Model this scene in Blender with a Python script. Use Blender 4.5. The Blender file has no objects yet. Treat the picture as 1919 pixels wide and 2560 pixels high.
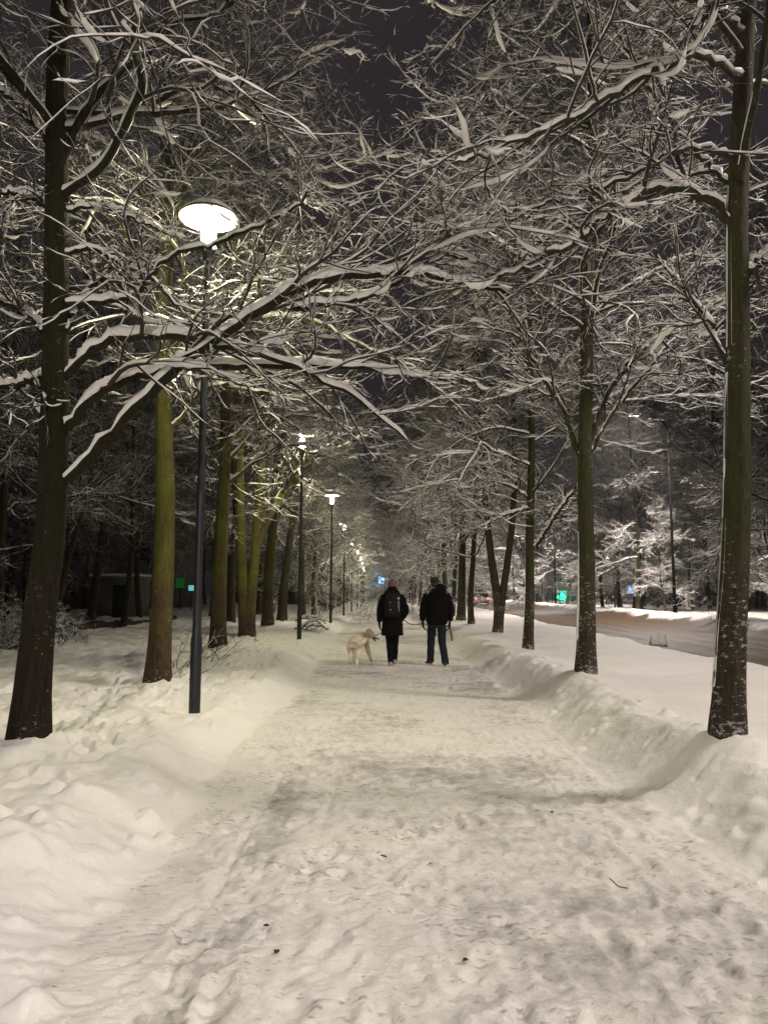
import bpy, math, random
import numpy as np
from mathutils import Vector, Matrix

S = bpy.context.scene
COL = S.collection
PI = math.pi

# ------------------------------------------------------------------ camera, sky, exposure
EYE = 1.45
PITCH = math.atan((1485 - 1280) / 1923.0)
YAW = -math.atan(30 / 1923.0)          # the lens looks a little to the right of the path
cam_d = bpy.data.cameras.new('camera')
cam_d.sensor_width = 36
cam_d.lens = 1923 / 2560 * 36
cam_d.clip_start = 0.05
cam_d.clip_end = 1500
cam = bpy.data.objects.new('camera', cam_d)
COL.objects.link(cam)
cam.location = (0, 0, EYE)
cam.rotation_euler = (PI / 2 + PITCH, 0, YAW)
S.camera = cam

W = bpy.data.worlds.new('World')
S.world = W
W.use_nodes = True
wn = W.node_tree
bg = wn.nodes['Background']
tcw = wn.nodes.new('ShaderNodeTexCoord')
nzw = wn.nodes.new('ShaderNodeTexNoise')
nzw.inputs['Scale'].default_value = 2.2
nzw.inputs['Detail'].default_value = 4
rpw = wn.nodes.new('ShaderNodeValToRGB')
rpw.color_ramp.elements[0].position = 0.3
rpw.color_ramp.elements[0].color = (0.0215, 0.0182, 0.0205, 1)
rpw.color_ramp.elements[1].position = 0.75
rpw.color_ramp.elements[1].color = (0.038, 0.032, 0.036, 1)
wn.links.new(tcw.outputs['Generated'], nzw.inputs['Vector'])
wn.links.new(nzw.outputs['Fac'], rpw.inputs['Fac'])
wn.links.new(rpw.outputs['Color'], bg.inputs['Color'])
bg.inputs['Strength'].default_value = .46

S.view_settings.view_transform = 'Standard'
S.view_settings.look = 'None'
S.view_settings.gamma = 1
S.view_settings.exposure = 0.82
S.render.engine = 'CYCLES'
S.cycles.use_denoising = True
S.cycles.max_bounces = 4
S.cycles.diffuse_bounces = 1
S.cycles.glossy_bounces = 2
S.cycles.sample_clamp_indirect = 4
S.cycles.use_light_tree = True
S.cycles.caustics_reflective = False
S.cycles.caustics_refractive = False

PATH_LAMP_W = 1150
PATH_LAMP_C = (1.0, 0.93, 0.60)
ROAD_LAMP_W = 7000
ROAD_LAMP_C = (1.0, 0.88, 0.80)

# ------------------------------------------------------------------ helpers
SC = 1919 / 1658.0


def ray(dx, dy):
    """direction of the sight line through a point of the 1658 x 2212 picture"""
    px, py = dx * SC, dy * SC
    v = Vector(((px - 959.5) / 1923.0, (1280 - py) / 1923.0, -1.0))
    return cam.rotation_euler.to_matrix() @ v


def at(dx, dy, Y):
    r = ray(dx, dy)
    k = Y / r.y
    return np.array((r.x * k, Y, EYE + r.z * k))


def tag(o, label=None, cat=None, group=None, kind=None):
    if label: o['label'] = label
    if cat: o['category'] = cat
    if group: o['group'] = group
    if kind: o['kind'] = kind
    return o


def empty(name, loc, rz=0.0):
    o = bpy.data.objects.new(name, None)
    o.empty_display_size = 0.2
    o.location = loc
    o.rotation_euler = (0, 0, rz)
    COL.objects.link(o)
    return o


def link(name, me, mat, parent=None):
    o = bpy.data.objects.new(name, me)
    if mat is not None and len(me.materials) == 0:
        me.materials.append(mat)
    COL.objects.link(o)
    if parent is not None: o.parent = parent
    return o


def np_mesh(name, V, F, smooth=True):
    V = np.ascontiguousarray(V, dtype=np.float32)
    F = np.ascontiguousarray(F, dtype=np.int32)
    me = bpy.data.meshes.new(name)
    me.vertices.add(len(V))
    me.vertices.foreach_set('co', V.ravel())
    k = F.shape[1]
    me.loops.add(F.size)
    me.loops.foreach_set('vertex_index', F.ravel())
    me.polygons.add(len(F))
    me.polygons.foreach_set('loop_start', np.arange(0, F.size, k, dtype=np.int32))
    if smooth:
        me.polygons.foreach_set('use_smooth', np.ones(len(F), dtype=bool))
    me.update(calc_edges=True)
    return me


class Geo:
    """collects quad geometry for one mesh"""
    def __init__(s):
        s.V, s.F, s.n = [], [], 0

    def add(s, V, F):
        V = np.asarray(V, dtype=np.float64).reshape(-1, 3)
        s.V.append(V); s.F.append(np.asarray(F, dtype=np.int64) + s.n); s.n += len(V)

    def mesh(s, name, smooth=True):
        return np_mesh(name, np.concatenate(s.V), np.concatenate(s.F), smooth)


class PB:
    """small hand-built meshes: boxes, tubes, lathes, lofts with faces of any size"""
    def __init__(s):
        s.v, s.f = [], []

    def box(s, c, d, rz=0.0, taper=1.0):
        c = Vector(c); b = len(s.v)
        R = Matrix.Rotation(rz, 3, 'Z')
        for z in (-1, 1):
            k = taper if z > 0 else 1.0
            for x, y in ((-1, -1), (1, -1), (1, 1), (-1, 1)):
                s.v.append(c + R @ Vector((x * d[0] / 2 * k, y * d[1] / 2 * k, z * d[2] / 2)))
        for f in ((3, 2, 1, 0), (4, 5, 6, 7), (0, 1, 5, 4), (1, 2, 6, 5), (2, 3, 7, 6), (3, 0, 4, 7)):
            s.f.append([b + i for i in f])
        return s

    def loft(s, rings, close=True):
        """rings: list of lists of points, all the same length"""
        b = len(s.v); n = len(rings[0])
        for r in rings: s.v += [Vector(p) for p in r]
        for i in range(len(rings) - 1):
            for j in range(n):
                a, c = b + i * n + j, b + i * n + (j + 1) % n
                s.f.append([a, c, c + n, a + n])
        if close:
            s.f.append([b + j for j in range(n)][::-1])
            s.f.append([b + (len(rings) - 1) * n + j for j in range(n)])
        return s

    def tube(s, pts, rad, sides=8, flat=1.0):
        pts = [Vector(p) for p in pts]
        if not hasattr(rad, '__len__'): rad = [rad] * len(pts)
        rings = []; ref = None
        for i, p in enumerate(pts):
            t = (pts[min(i + 1, len(pts) - 1)] - pts[max(i - 1, 0)]).normalized()
            if ref is None:
                ref = Vector((0, 0, 1)) if abs(t.z) < .9 else Vector((1, 0, 0))
                u = t.cross(ref).normalized()
            else:
                u = (u - t * u.dot(t)).normalized()
            w = t.cross(u)
            rings.append([p + (u * math.cos(a) + w * math.sin(a) * flat) * rad[i]
                          for a in [2 * PI * k / sides for k in range(sides)]])
        return s.loft(rings)

    def ell(s, rings, sides=16, power=1.0):
        """rings of (cx,cy,cz,rx,ry) stacked"""
        out = []
        for (cx, cy, cz, rx, ry) in rings:
            r = []
            for k in range(sides):
                a = 2 * PI * k / sides
                ca, sa = math.cos(a), math.sin(a)
                r.append((cx + rx * math.copysign(abs(ca) ** power, ca), cy + ry * math.copysign(abs(sa) ** power, sa), cz))
            out.append(r)
        return s.loft(out)

    def build(s, name, mat, parent=None, smooth=True, bevel=0.0, sub=0):
        me = bpy.data.meshes.new(name)
        me.from_pydata([tuple(v) for v in s.v], [], s.f)
        if smooth: me.polygons.foreach_set('use_smooth', [True] * len(me.polygons))
        me.update()
        o = link(name, me, mat, parent)
        if bevel:
            m = o.modifiers.new('bevel', 'BEVEL'); m.width = bevel; m.segments = 2; m.limit_method = 'ANGLE'
        if sub:
            m = o.modifiers.new('sub', 'SUBSURF'); m.levels = sub; m.render_levels = sub
        return o


# value noise -------------------------------------------------------
def _hash(ix, iy, seed):
    h = (ix.astype(np.int64) * 374761393 + iy.astype(np.int64) * 668265263 + seed * 362437) & 0xffffffff
    h = ((h ^ (h >> 13)) * 1274126177) & 0xffffffff
    h = h ^ (h >> 16)
    return (h & 0xffffff) / float(0xffffff)


def vn(x, y, seed=0):
    x = np.asarray(x, dtype=np.float64); y = np.asarray(y, dtype=np.float64)
    xi, yi = np.floor(x), np.floor(y)
    fx, fy = x - xi, y - yi
    fx = fx * fx * fx * (fx * (fx * 6 - 15) + 10); fy = fy * fy * fy * (fy * (fy * 6 - 15) + 10)
    xi = xi.astype(np.int64); yi = yi.astype(np.int64)
    a = _hash(xi, yi, seed); b = _hash(xi + 1, yi, seed)
    c = _hash(xi, yi + 1, seed); d = _hash(xi + 1, yi + 1, seed)
    return (a + (b - a) * fx) * (1 - fy) + (c + (d - c) * fx) * fy - 0.5      # -.5 .. .5


def fbm(x, y, seed=0, oct=3):
    s = 0; a = 1.0
    for o in range(oct):
        s = s + a * vn(x * 2 ** o + 17.3 * o, y * 2 ** o - 9.1 * o, seed + o); a *= .5
    return s


def sst(a, b, x):
    t = np.clip((x - a) / (b - a), 0, 1)
    return t * t * (3 - 2 * t)


# ------------------------------------------------------------------ materials
def mat_new(name):
    m = bpy.data.materials.new(name); m.use_nodes = True
    nt = m.node_tree
    return m, nt, nt.nodes['Principled BSDF']


def simple(name, col, rough=.6, metal=0.0, spec=.5, nscale=0, namt=.25, bump=0.0, bscale=60, emit=None, es=1.0, sheen=0):
    m, nt, p = mat_new(name)
    p.inputs['Base Color'].default_value = (*col, 1)
    p.inputs['Roughness'].default_value = rough
    p.inputs['Metallic'].default_value = metal
    p.inputs['Specular IOR Level'].default_value = spec
    if sheen: p.inputs['Sheen Weight'].default_value = sheen
    tc = nt.nodes.new('ShaderNodeTexCoord')
    if nscale:
        n = nt.nodes.new('ShaderNodeTexNoise'); n.inputs['Scale'].default_value = nscale; n.inputs['Detail'].default_value = 5
        r = nt.nodes.new('ShaderNodeValToRGB')
        r.color_ramp.elements[0].color = (*[c * (1 - namt) for c in col], 1); r.color_ramp.elements[0].position = .3
        r.color_ramp.elements[1].color = (*[min(1, c * (1 + namt)) for c in col], 1); r.color_ramp.elements[1].position = .7
        nt.links.new(tc.outputs['Object'], n.inputs['Vector']); nt.links.new(n.outputs['Fac'], r.inputs['Fac'])
        nt.links.new(r.outputs['Color'], p.inputs['Base Color'])
    if bump:
        n = nt.nodes.new('ShaderNodeTexNoise'); n.inputs['Scale'].default_value = bscale; n.inputs['Detail'].default_value = 4
        b = nt.nodes.new('ShaderNodeBump'); b.inputs['Strength'].default_value = bump; b.inputs['Distance'].default_value = .01
        nt.links.new(tc.outputs['Object'], n.inputs['Vector']); nt.links.new(n.outputs['Fac'], b.inputs['Height'])
        nt.links.new(b.outputs['Normal'], p.inputs['Normal'])
    if emit:
        p.inputs['Emission Color'].default_value = (*emit, 1); p.inputs['Emission Strength'].default_value = es
    return m


def bark_mat(name, base, moss, snowy=0.0, snow_top=2.0):
    """ridged bark with algae up the trunk, red-brown foot, specks of blown snow"""
    m, nt, p = mat_new(name)
    L = nt.links.new; N = nt.nodes.new
    p.inputs['Roughness'].default_value = .88
    p.inputs['Specular IOR Level'].default_value = .2
    tc = N('ShaderNodeTexCoord')
    mp = N('ShaderNodeMapping'); mp.inputs['Scale'].default_value = (24, 24, 3.5)
    L(tc.outputs['Object'], mp.inputs['Vector'])
    n1 = N('ShaderNodeTexNoise'); n1.inputs['Scale'].default_value = 1.6; n1.inputs['Detail'].default_value = 6; n1.inputs['Roughness'].default_value = .65
    L(mp.outputs['Vector'], n1.inputs['Vector'])
    r1 = N('ShaderNodeValToRGB')
    r1.color_ramp.elements[0].position = .32; r1.color_ramp.elements[0].color = (*[c * .35 for c in base], 1)
    r1.color_ramp.elements[1].position = .72; r1.color_ramp.elements[1].color = (*[c * 1.35 for c in base], 1)
    L(n1.outputs['Fac'], r1.inputs['Fac'])
    n2 = N('ShaderNodeTexNoise'); n2.inputs['Scale'].default_value = 1.3; n2.inputs['Detail'].default_value = 5
    L(tc.outputs['Object'], n2.inputs['Vector'])
    sep = N('ShaderNodeSeparateXYZ'); L(tc.outputs['Object'], sep.inputs['Vector'])
    mr = N('ShaderNodeMapRange'); mr.inputs['From Min'].default_value = .25; mr.inputs['From Max'].default_value = 1.1
    L(sep.outputs['Z'], mr.inputs['Value'])
    mm = N('ShaderNodeMath'); mm.operation = 'MULTIPLY'
    r2 = N('ShaderNodeMapRange'); r2.inputs['From Min'].default_value = .35; r2.inputs['From Max'].default_value = .6
    L(n2.outputs['Fac'], r2.inputs['Value']); L(r2.outputs['Result'], mm.inputs[0]); L(mr.outputs['Result'], mm.inputs[1])
    mx = N('ShaderNodeMix'); mx.data_type = 'RGBA'
    L(mm.outputs[0], mx.inputs['Factor']); L(r1.outputs['Color'], mx.inputs[6])
    mo = N('ShaderNodeMix'); mo.data_type = 'RGBA'; mo.blend_type = 'MULTIPLY'; mo.inputs['Factor'].default_value = .55
    mo.inputs[6].default_value = (*moss, 1)
    rr = N('ShaderNodeValToRGB'); rr.color_ramp.elements[0].position = .3; rr.color_ramp.elements[0].color = (.25, .25, .25, 1); rr.color_ramp.elements[1].position = .65
    L(n1.outputs['Fac'], rr.inputs['Fac']); L(rr.outputs['Color'], mo.inputs[7])
    L(mo.outputs[2], mx.inputs[7])
    # snow dust
    n3 = N('ShaderNodeTexNoise'); n3.inputs['Scale'].default_value = 20; n3.inputs['Detail'].default_value = 5; n3.inputs['Roughness'].default_value = .7
    mp3 = N('ShaderNodeMapping'); mp3.inputs['Scale'].default_value = (1, 1, 1.9); L(tc.outputs['Object'], mp3.inputs['Vector']); L(mp3.outputs['Vector'], n3.inputs['Vector'])
    n4 = N('ShaderNodeTexNoise'); n4.inputs['Scale'].default_value = 3.1; L(tc.outputs['Object'], n4.inputs['Vector'])
    mz = N('ShaderNodeMapRange'); mz.inputs['From Min'].default_value = 0.1; mz.inputs['From Max'].default_value = snow_top
    mz.inputs['To Min'].default_value = snowy; mz.inputs['To Max'].default_value = snowy * .12
    L(sep.outputs['Z'], mz.inputs['Value'])
    a1 = N('ShaderNodeMath'); a1.operation = 'ADD'; L(n3.outputs['Fac'], a1.inputs[0]); L(mz.outputs['Result'], a1.inputs[1])
    a2 = N('ShaderNodeMath'); a2.operation = 'MULTIPLY_ADD'; L(n4.outputs['Fac'], a2.inputs[0]); a2.inputs[1].default_value = .35; L(a1.outputs[0], a2.inputs[2])
    rs = N('ShaderNodeMapRange'); rs.inputs['From Min'].default_value = .83; rs.inputs['From Max'].default_value = .93
    L(a2.outputs[0], rs.inputs['Value'])
    ms = N('ShaderNodeMix'); ms.data_type = 'RGBA'; L(rs.outputs['Result'], ms.inputs['Factor'])
    L(mx.outputs[2], ms.inputs[6]); ms.inputs[7].default_value = (.40, .39, .37, 1)
    L(ms.outputs[2], p.inputs['Base Color'])
    b = N('ShaderNodeBump'); b.inputs['Strength'].default_value = 1.0; b.inputs['Distance'].default_value = .035
    L(n1.outputs['Fac'], b.inputs['Height']); L(b.outputs['Normal'], p.inputs['Normal'])
    return m


BARK_L = bark_mat('bark_lamplit_green', (.09, .058, .036), (.12, .125, .02), .05, 1.5)  # moss tone brightened to carry the yellow-green lamplight on these trunks
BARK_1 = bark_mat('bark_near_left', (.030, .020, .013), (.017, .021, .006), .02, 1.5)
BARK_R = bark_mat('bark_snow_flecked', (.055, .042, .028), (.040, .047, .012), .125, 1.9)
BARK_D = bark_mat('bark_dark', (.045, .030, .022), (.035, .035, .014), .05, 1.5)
TWIG = simple('twig_bark', (.018, .013, .010), .8, nscale=9, namt=.4)


def snow_mat(name, col=(.82, .81, .80), bscale=14, bstr=.5, dist=.03, attrs=False, mottled=0.0, scuff=0.0):
    m, nt, p = mat_new(name)
    L = nt.links.new; N = nt.nodes.new
    p.inputs['Roughness'].default_value = .65
    p.inputs['Specular IOR Level'].default_value = .25
    tc = N('ShaderNodeTexCoord')
    n1 = N('ShaderNodeTexNoise'); n1.inputs['Scale'].default_value = bscale; n1.inputs['Detail'].default_value = 7; n1.inputs['Roughness'].default_value = .6
    L(tc.outputs['Object'], n1.inputs['Vector'])
    b = N('ShaderNodeBump'); b.inputs['Strength'].default_value = bstr; b.inputs['Distance'].default_value = dist
    L(n1.outputs['Fac'], b.inputs['Height']); L(b.outputs['Normal'], p.inputs['Normal'])
    c = N('ShaderNodeMix'); c.data_type = 'RGBA'
    n2 = N('ShaderNodeTexNoise'); n2.inputs['Scale'].default_value = 1.7 if not mottled else 2.6; n2.inputs['Detail'].default_value = 8; n2.inputs['Roughness'].default_value = .65
    L(tc.outputs['Object'], n2.inputs['Vector'])
    r = N('ShaderNodeMapRange'); r.inputs['From Min'].default_value = .42; r.inputs['From Max'].default_value = .68
    L(n2.outputs['Fac'], r.inputs['Value']); L(r.outputs['Result'], c.inputs['Factor'])
    c.inputs[6].default_value = (*col, 1)
    k = 1 - (.07 if not mottled else mottled)
    c.inputs[7].default_value = (col[0] * k, col[1] * k, col[2] * k * .985, 1)
    out = c.outputs[2]
    if scuff:
        # small dark scuffs and icy specks pressed into the trodden snow, in drifts
        mq = N('ShaderNodeMapping'); mq.inputs['Scale'].default_value = (1.0, 1.7, 1.0); L(tc.outputs['Object'], mq.inputs['Vector'])
        s1 = N('ShaderNodeTexNoise'); s1.inputs['Scale'].default_value = 17; s1.inputs['Detail'].default_value = 6; s1.inputs['Roughness'].default_value = .62; L(mq.outputs['Vector'], s1.inputs['Vector'])
        s2 = N('ShaderNodeTexNoise'); s2.inputs['Scale'].default_value = 1.6; s2.inputs['Detail'].default_value = 4; L(tc.outputs['Object'], s2.inputs['Vector'])
        sa = N('ShaderNodeMath'); sa.operation = 'MULTIPLY_ADD'; L(s2.outputs['Fac'], sa.inputs[0]); sa.inputs[1].default_value = .42; L(s1.outputs['Fac'], sa.inputs[2])
        sr = N('ShaderNodeMapRange'); sr.inputs['From Min'].default_value = .79; sr.inputs['From Max'].default_value = .90; sr.inputs['To Max'].default_value = scuff; L(sa.outputs[0], sr.inputs['Value'])
        sx = N('ShaderNodeMix'); sx.data_type = 'RGBA'; L(sr.outputs['Result'], sx.inputs['Factor']); L(out, sx.inputs[6]); sx.inputs[7].default_value = (.30, .275, .25, 1)
        out = sx.outputs[2]
        ba = N('ShaderNodeMath'); ba.operation = 'MULTIPLY_ADD'; L(s1.outputs['Fac'], ba.inputs[0]); ba.inputs[1].default_value = -1.1; L(n1.outputs['Fac'], ba.inputs[2])
        L(ba.outputs[0], b.inputs['Height'])
    if attrs:
        n3 = N('ShaderNodeTexNoise'); n3.inputs['Scale'].default_value = 7; n3.inputs['Detail'].default_value = 8; n3.inputs['Roughness'].default_value = .7
        L(tc.outputs['Object'], n3.inputs['Vector'])
        for an, cc, lo in (('grime', (.19, .175, .16), .25), ('brown', (.09, .062, .04), .2)):
            a = N('ShaderNodeAttribute'); a.attribute_name = an
            mu = N('ShaderNodeMath'); mu.operation = 'MULTIPLY_ADD'
            L(n3.outputs['Fac'], mu.inputs[0]); mu.inputs[1].default_value = 1.1
            mi = N('ShaderNodeMath'); mi.operation = 'SUBTRACT'; L(a.outputs['Fac'], mi.inputs[0]); mi.inputs[1].default_value = .55
            L(mi.outputs[0], mu.inputs[2])
            mc = N('ShaderNodeMapRange'); mc.inputs['From Min'].default_value = .18; mc.inputs['From Max'].default_value = .75
            L(mu.outputs[0], mc.inputs['Value'])
            mk = N('ShaderNodeMath'); mk.operation = 'MULTIPLY'; L(mc.outputs['Result'], mk.inputs[0])
            st = N('ShaderNodeMath'); st.operation = 'GREATER_THAN'; L(a.outputs['Fac'], st.inputs[0]); st.inputs[1].default_value = .01
            L(st.outputs[0], mk.inputs[1])
            x = N('ShaderNodeMix'); x.data_type = 'RGBA'
            L(mk.outputs[0], x.inputs['Factor']); L(out, x.inputs[6]); x.inputs[7].default_value = (*cc, 1)
            out = x.outputs[2]
    L(out, p.inputs['Base Color'])
    return m


SNOW_T = snow_mat('branch_snow', (.80, .79, .77), 22, .5, .012)
SNOW_G = snow_mat('field_snow', (.83, .81, .785), 13, .9, .022, attrs=True)
SNOW_P = snow_mat('trodden_snow', (.81, .787, .75), 19, .75, .016, attrs=True, mottled=.10, scuff=.75)
ROAD_M = snow_mat('brown_slush', (.085, .062, .042), 9, .8, .03, attrs=True, mottled=.35)

# ------------------------------------------------------------------ ground form
def x_left(y):
    return -1.16 + .20 * vn(y / 1.7, 0 * y, 3) + .16 * vn(y / .55, 0 * y + 5, 4) - .0005 * y


def x_right(y):
    return 1.95 + .30 * vn(y / 1.6, 0 * y, 13) + .16 * vn(y / .5, 0 * y + 5, 14) + .004 * y


def road_near(y):
    return 6.3 + .05 * y + .35 * vn(y / 2.6, 0 * y, 23) + .12 * vn(y / .6, 0 * y, 24)


def road_far(y):
    return 10.9 + .066 * y + .3 * vn(y / 3.0, 0 * y, 33) + .12 * vn(y / .7, 0 * y, 34)


MOUNDS = []      # (x, y, r, h)


def ground_z(x, y, detail=True):
    x = np.asarray(x, dtype=np.float64); y = np.asarray(y, dtype=np.float64)
    xl, xr, rn, rf = x_left(y), x_right(y), road_near(y), road_far(y)
    z = np.zeros_like(x + y)
    # path: packed and uneven
    z = z + .028 * vn(x / 1.6, y / .9, 41) + .011 * vn(x / .45, y / .22, 42) + .005 * fbm(x / .13, y / .08, 43, 2) + .006 * vn(x / .035, y / .9, 44) * (vn(x / .5, y / 1.2, 45) > .02)
    # left bank
    d = xl - x
    hb = .20 + .11 * vn(x * 0 + 1, y / 1.3, 51) + .06 * vn(x * 0 + 1, y / .45, 52)
    wl = .62 + .34 * vn(x * 0 + 3, y / 1.1, 53)
    up = sst(-.06, 1, d / np.maximum(wl, .2))
    fall = sst(.8, 2.2, d)
    lev = .17 + .0 * x
    zl = up * (hb * (1 - fall) + lev * fall)
    lump = np.abs(fbm(x / .55, y / .5, 55, 4))
    chur = sst(1.0, 1.9, d) * (1 - .4 * sst(9, 25, d))
    zl = zl + up * (.07 * fbm(x / .8, y / .9, 56, 3) + (.05 + .14 * chur) * lump - .02)
    zl = zl + up * (.035 * fbm(x / .38, y / .33, 58, 3) + .075 * np.abs(fbm(x / .13, y / .12, 59, 2)) * sst(-.1, .15, vn(x / .5, y / .5, 60)))
    zl = zl + chur * .05 * fbm(x / .17, y / .17, 57, 2)
    # right bank
    e = x - xr
    hr = .31 + .08 * vn(x * 0 + 1, y / 1.5, 61)
    wr = .68 + .38 * vn(x * 0 + 3, y / 1.2, 63)
    upr = sst(-.04, 1, e / np.maximum(wr, .25))
    zr = upr * (hr + .05 * np.exp(-((e - .75) / .35) ** 2)) + upr * (.06 * fbm(x / 1.5, y / 1.1, 66, 2) + .012 * fbm(x / .22, y / .2, 67, 2))
    zr = zr + np.exp(-((e - .5) / .45) ** 2) * (.04 * fbm(x / .3, y / .3, 68, 3) + .016 * np.abs(fbm(x / .11, y / .10, 74, 2))) * upr
    # road
    k = sst(-.9, .05, x - rn)
    zr = zr * (1 - k) + .0 * k + k * (.05 * np.abs(fbm(x / .35, y / .35, 69, 3))) * (1 - sst(.1, .5, x - rn))
    # ruts
    uu = (x - rn) / np.maximum(rf - rn, .1)
    rut = sum(np.exp(-((uu - c) / .035) ** 2) for c in (.2, .42, .62, .84))
    on = sst(.0, .25, x - rn) * (1 - sst(-.25, 0, x - rf))
    zr = zr - on * .05 * rut + on * .03 * fbm(x / .5, y / 1.6, 70, 3)
    kf = sst(-.1, 1.3, x - rf)
    zr = zr * (1 - kf) + kf * (.5 + .16 * vn(x * 0, y / 1.7, 71) - .22 * sst(1.4, 4.0, x - rf)) + kf * .10 * fbm(x / .6, y / .7, 72, 3)
    z = z * (1 - .6 * up) * (1 - .6 * upr) + np.where(d > -.2, zl, 0) + np.where(e > -.2, zr, 0)
    for (mx, my, mr, mh) in MOUNDS:
        q = (x - mx) ** 2 + (y - my) ** 2
        z = z + mh * np.exp(-q / (mr * mr))
    return z


def gz(x, y):
    return float(ground_z(np.array([float(x)]), np.array([float(y)]))[0])


def on_ground(dx, dy, ylo=2.0, yhi=220.0):
    """where the sight line through a picture point meets the snow"""
    r = ray(dx, dy)
    Y = np.geomspace(ylo, yhi, 6000)
    X = r.x / r.y * Y; Z = EYE + r.z / r.y * Y
    g = ground_z(X, Y)
    i = int(np.argmax(Z <= g)) if np.any(Z <= g) else len(Y) - 1
    return float(X[i]), float(Y[i]), float(g[i])

# ------------------------------------------------------------------ trees: growth of branches
UPV = np.array((0.0, 0.0, 1.0))


def nrm(v):
    return v / np.maximum(np.linalg.norm(v, axis=-1, keepdims=True), 1e-9)


def grow(P, D, L, r0, r1, n, wob, up, rng):
    N = len(P)
    pts = np.zeros((N, n + 1, 3)); pts[:, 0] = P
    D = nrm(D).copy(); step = (L / n)[:, None]
    kink = rng.normal(size=(N, 3)) * .3
    kk = 3 if n > 8 else 2
    for i in range(n):
        if i % kk == 0: kink = rng.normal(size=(N, 3)) * 1.25
        D = nrm(D + wob * (rng.normal(size=(N, 3)) * .7 + kink * .5) + up[:, None] * UPV)
        pts[:, i + 1] = pts[:, i] + D * step
    t = np.linspace(0, 1, n + 1)[None, :]
    rad = r0[:, None] * (1 - t) ** .8 + r1[:, None] * t
    return pts, rad


def spawn(pts, rad, k, t0, ang, lenf, rng, n, wob, up, rmin, rk=.62, lmin=.12):
    N, m, _ = pts.shape
    t = t0 + (1 - t0) * (np.arange(k)[None, :] + rng.random((N, k))) / k
    t = np.minimum(t, .985)
    f = t * (m - 1); i = np.minimum(f.astype(int), m - 2); fr = (f - i)[..., None]
    ii = np.arange(N)[:, None]
    A, B = pts[ii, i], pts[ii, i + 1]
    P = A + (B - A) * fr
    T = nrm(B - A)
    side = np.cross(T, np.broadcast_to(UPV, T.shape))
    bad = np.linalg.norm(side, axis=-1) < .2
    side[bad] = rng.normal(size=(bad.sum(), 3))
    side = nrm(side)
    sgn = np.where((np.arange(k)[None, :] + rng.integers(0, 2, (N, 1))) % 2 == 0, 1.0, -1.0)[..., None]
    nor = np.cross(side, T)
    D = side * sgn + nor * rng.normal(0.15, .55, (N, k, 1))
    a = ang * (1 + rng.normal(0, .25, (N, k, 1)))
    D = T * np.cos(a) + nrm(D) * np.sin(a)
    PL = np.linalg.norm(np.diff(pts, axis=1), axis=2).sum(1)[:, None]
    L = PL * lenf * (1.05 - .62 * t) * rng.uniform(.55, 1.25, (N, k))
    R = (rad[ii, i] * (1 - fr[..., 0]) + rad[ii, i + 1] * fr[..., 0]) * rk
    keep = (L > lmin).ravel()
    P, D, L, R = P.reshape(-1, 3)[keep], D.reshape(-1, 3)[keep], L.ravel()[keep], np.maximum(R.ravel()[keep], rmin)
    M = len(P)
    return grow(P, D, L, R, np.full(M, rmin * .7), n, wob, rng.normal(up, .03, M), rng)


def frames(pts):
    T = np.gradient(pts, axis=1); T = nrm(T)
    m = nrm(T.mean(1))
    ref = np.where(np.abs(m[:, 2:3]) > .85, np.array((1.0, 0.1, 0)), UPV)
    U = nrm(np.cross(T, ref[:, None, :]))
    Wv = np.cross(U, T)
    return T, U, Wv


def grid_faces(N, m, k, cap=True):
    b = (np.arange(N) * m * k)[:, None, None]
    i = np.arange(m - 1)[None, :, None] * k
    j = np.arange(k)[None, None, :]
    j2 = (j + 1) % k
    return np.stack([b + i + j, b + i + j2, b + i + k + j2, b + i + k + j], -1).reshape(-1, 4)


def tubes(geo, pts, rad, sides, rough=0.0, rng=None):
    if len(pts) == 0: return
    N, m, _ = pts.shape
    T, U, Wv = frames(pts)
    a = np.arange(sides) * 2 * PI / sides
    r = rad[..., None]
    if rough: r = r * (1 + rough * rng.normal(size=(N, m, sides)))
    V = pts[:, :, None, :] + U[:, :, None, :] * (np.cos(a) * r)[..., None] + Wv[:, :, None, :] * (np.sin(a) * r)[..., None]
    geo.add(V, grid_faces(N, m, sides))


def snow_on(geo, pts, rad, thick, gate, rng, prof=6, wk=1.15):
    """a lumpy ridge of snow lying on each branch, thickest where the branch is level"""
    if len(pts) == 0: return
    N, m, _ = pts.shape
    T = nrm(np.gradient(pts, axis=1))
    hz = np.sqrt(np.maximum(1 - T[..., 2] ** 2, 0))
    U = np.cross(T, np.broadcast_to(UPV, T.shape)); U = nrm(U)
    Wv = np.cross(U, T)
    l = rng.uniform(.3, 1.45, (N, m)) * rng.uniform(.6, 1.3, (N, 1))
    l[:, 1:-1] = .5 * l[:, 1:-1] + .25 * l[:, 2:] + .25 * l[:, :-2]
    on = (rng.random((N, m)) < gate)
    l = np.where(on, l, l * .12)
    e = np.ones(m); e[0] = .5; e[-1] = .15
    h = thick * l * hz ** 1.6 * e[None, :] * sst(.3, .7, hz)
    h = h * (.55 + .45 * np.minimum(rad / .02, 1.6))
    w = rad * wk * .9 + h * .22
    w = np.where(h < thick * .12, rad * .6, w)
    if prof == 6:
        P = [(-1, -.15), (-.72, .55), (0, 1), (.72, .55), (1, -.15), (0, -.35)]
    else:
        P = [(-1, -.1), (0, 1), (1, -.1), (0, -.3)]
    k = len(P)
    base = rad * .70
    V = np.zeros((N, m, k, 3))
    for q, (a, b) in enumerate(P):
        V[:, :, q] = pts + U * (a * w)[..., None] + Wv * (base + b * np.maximum(h, .0))[..., None]
    geo.add(V, grid_faces(N, m, k))


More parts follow.
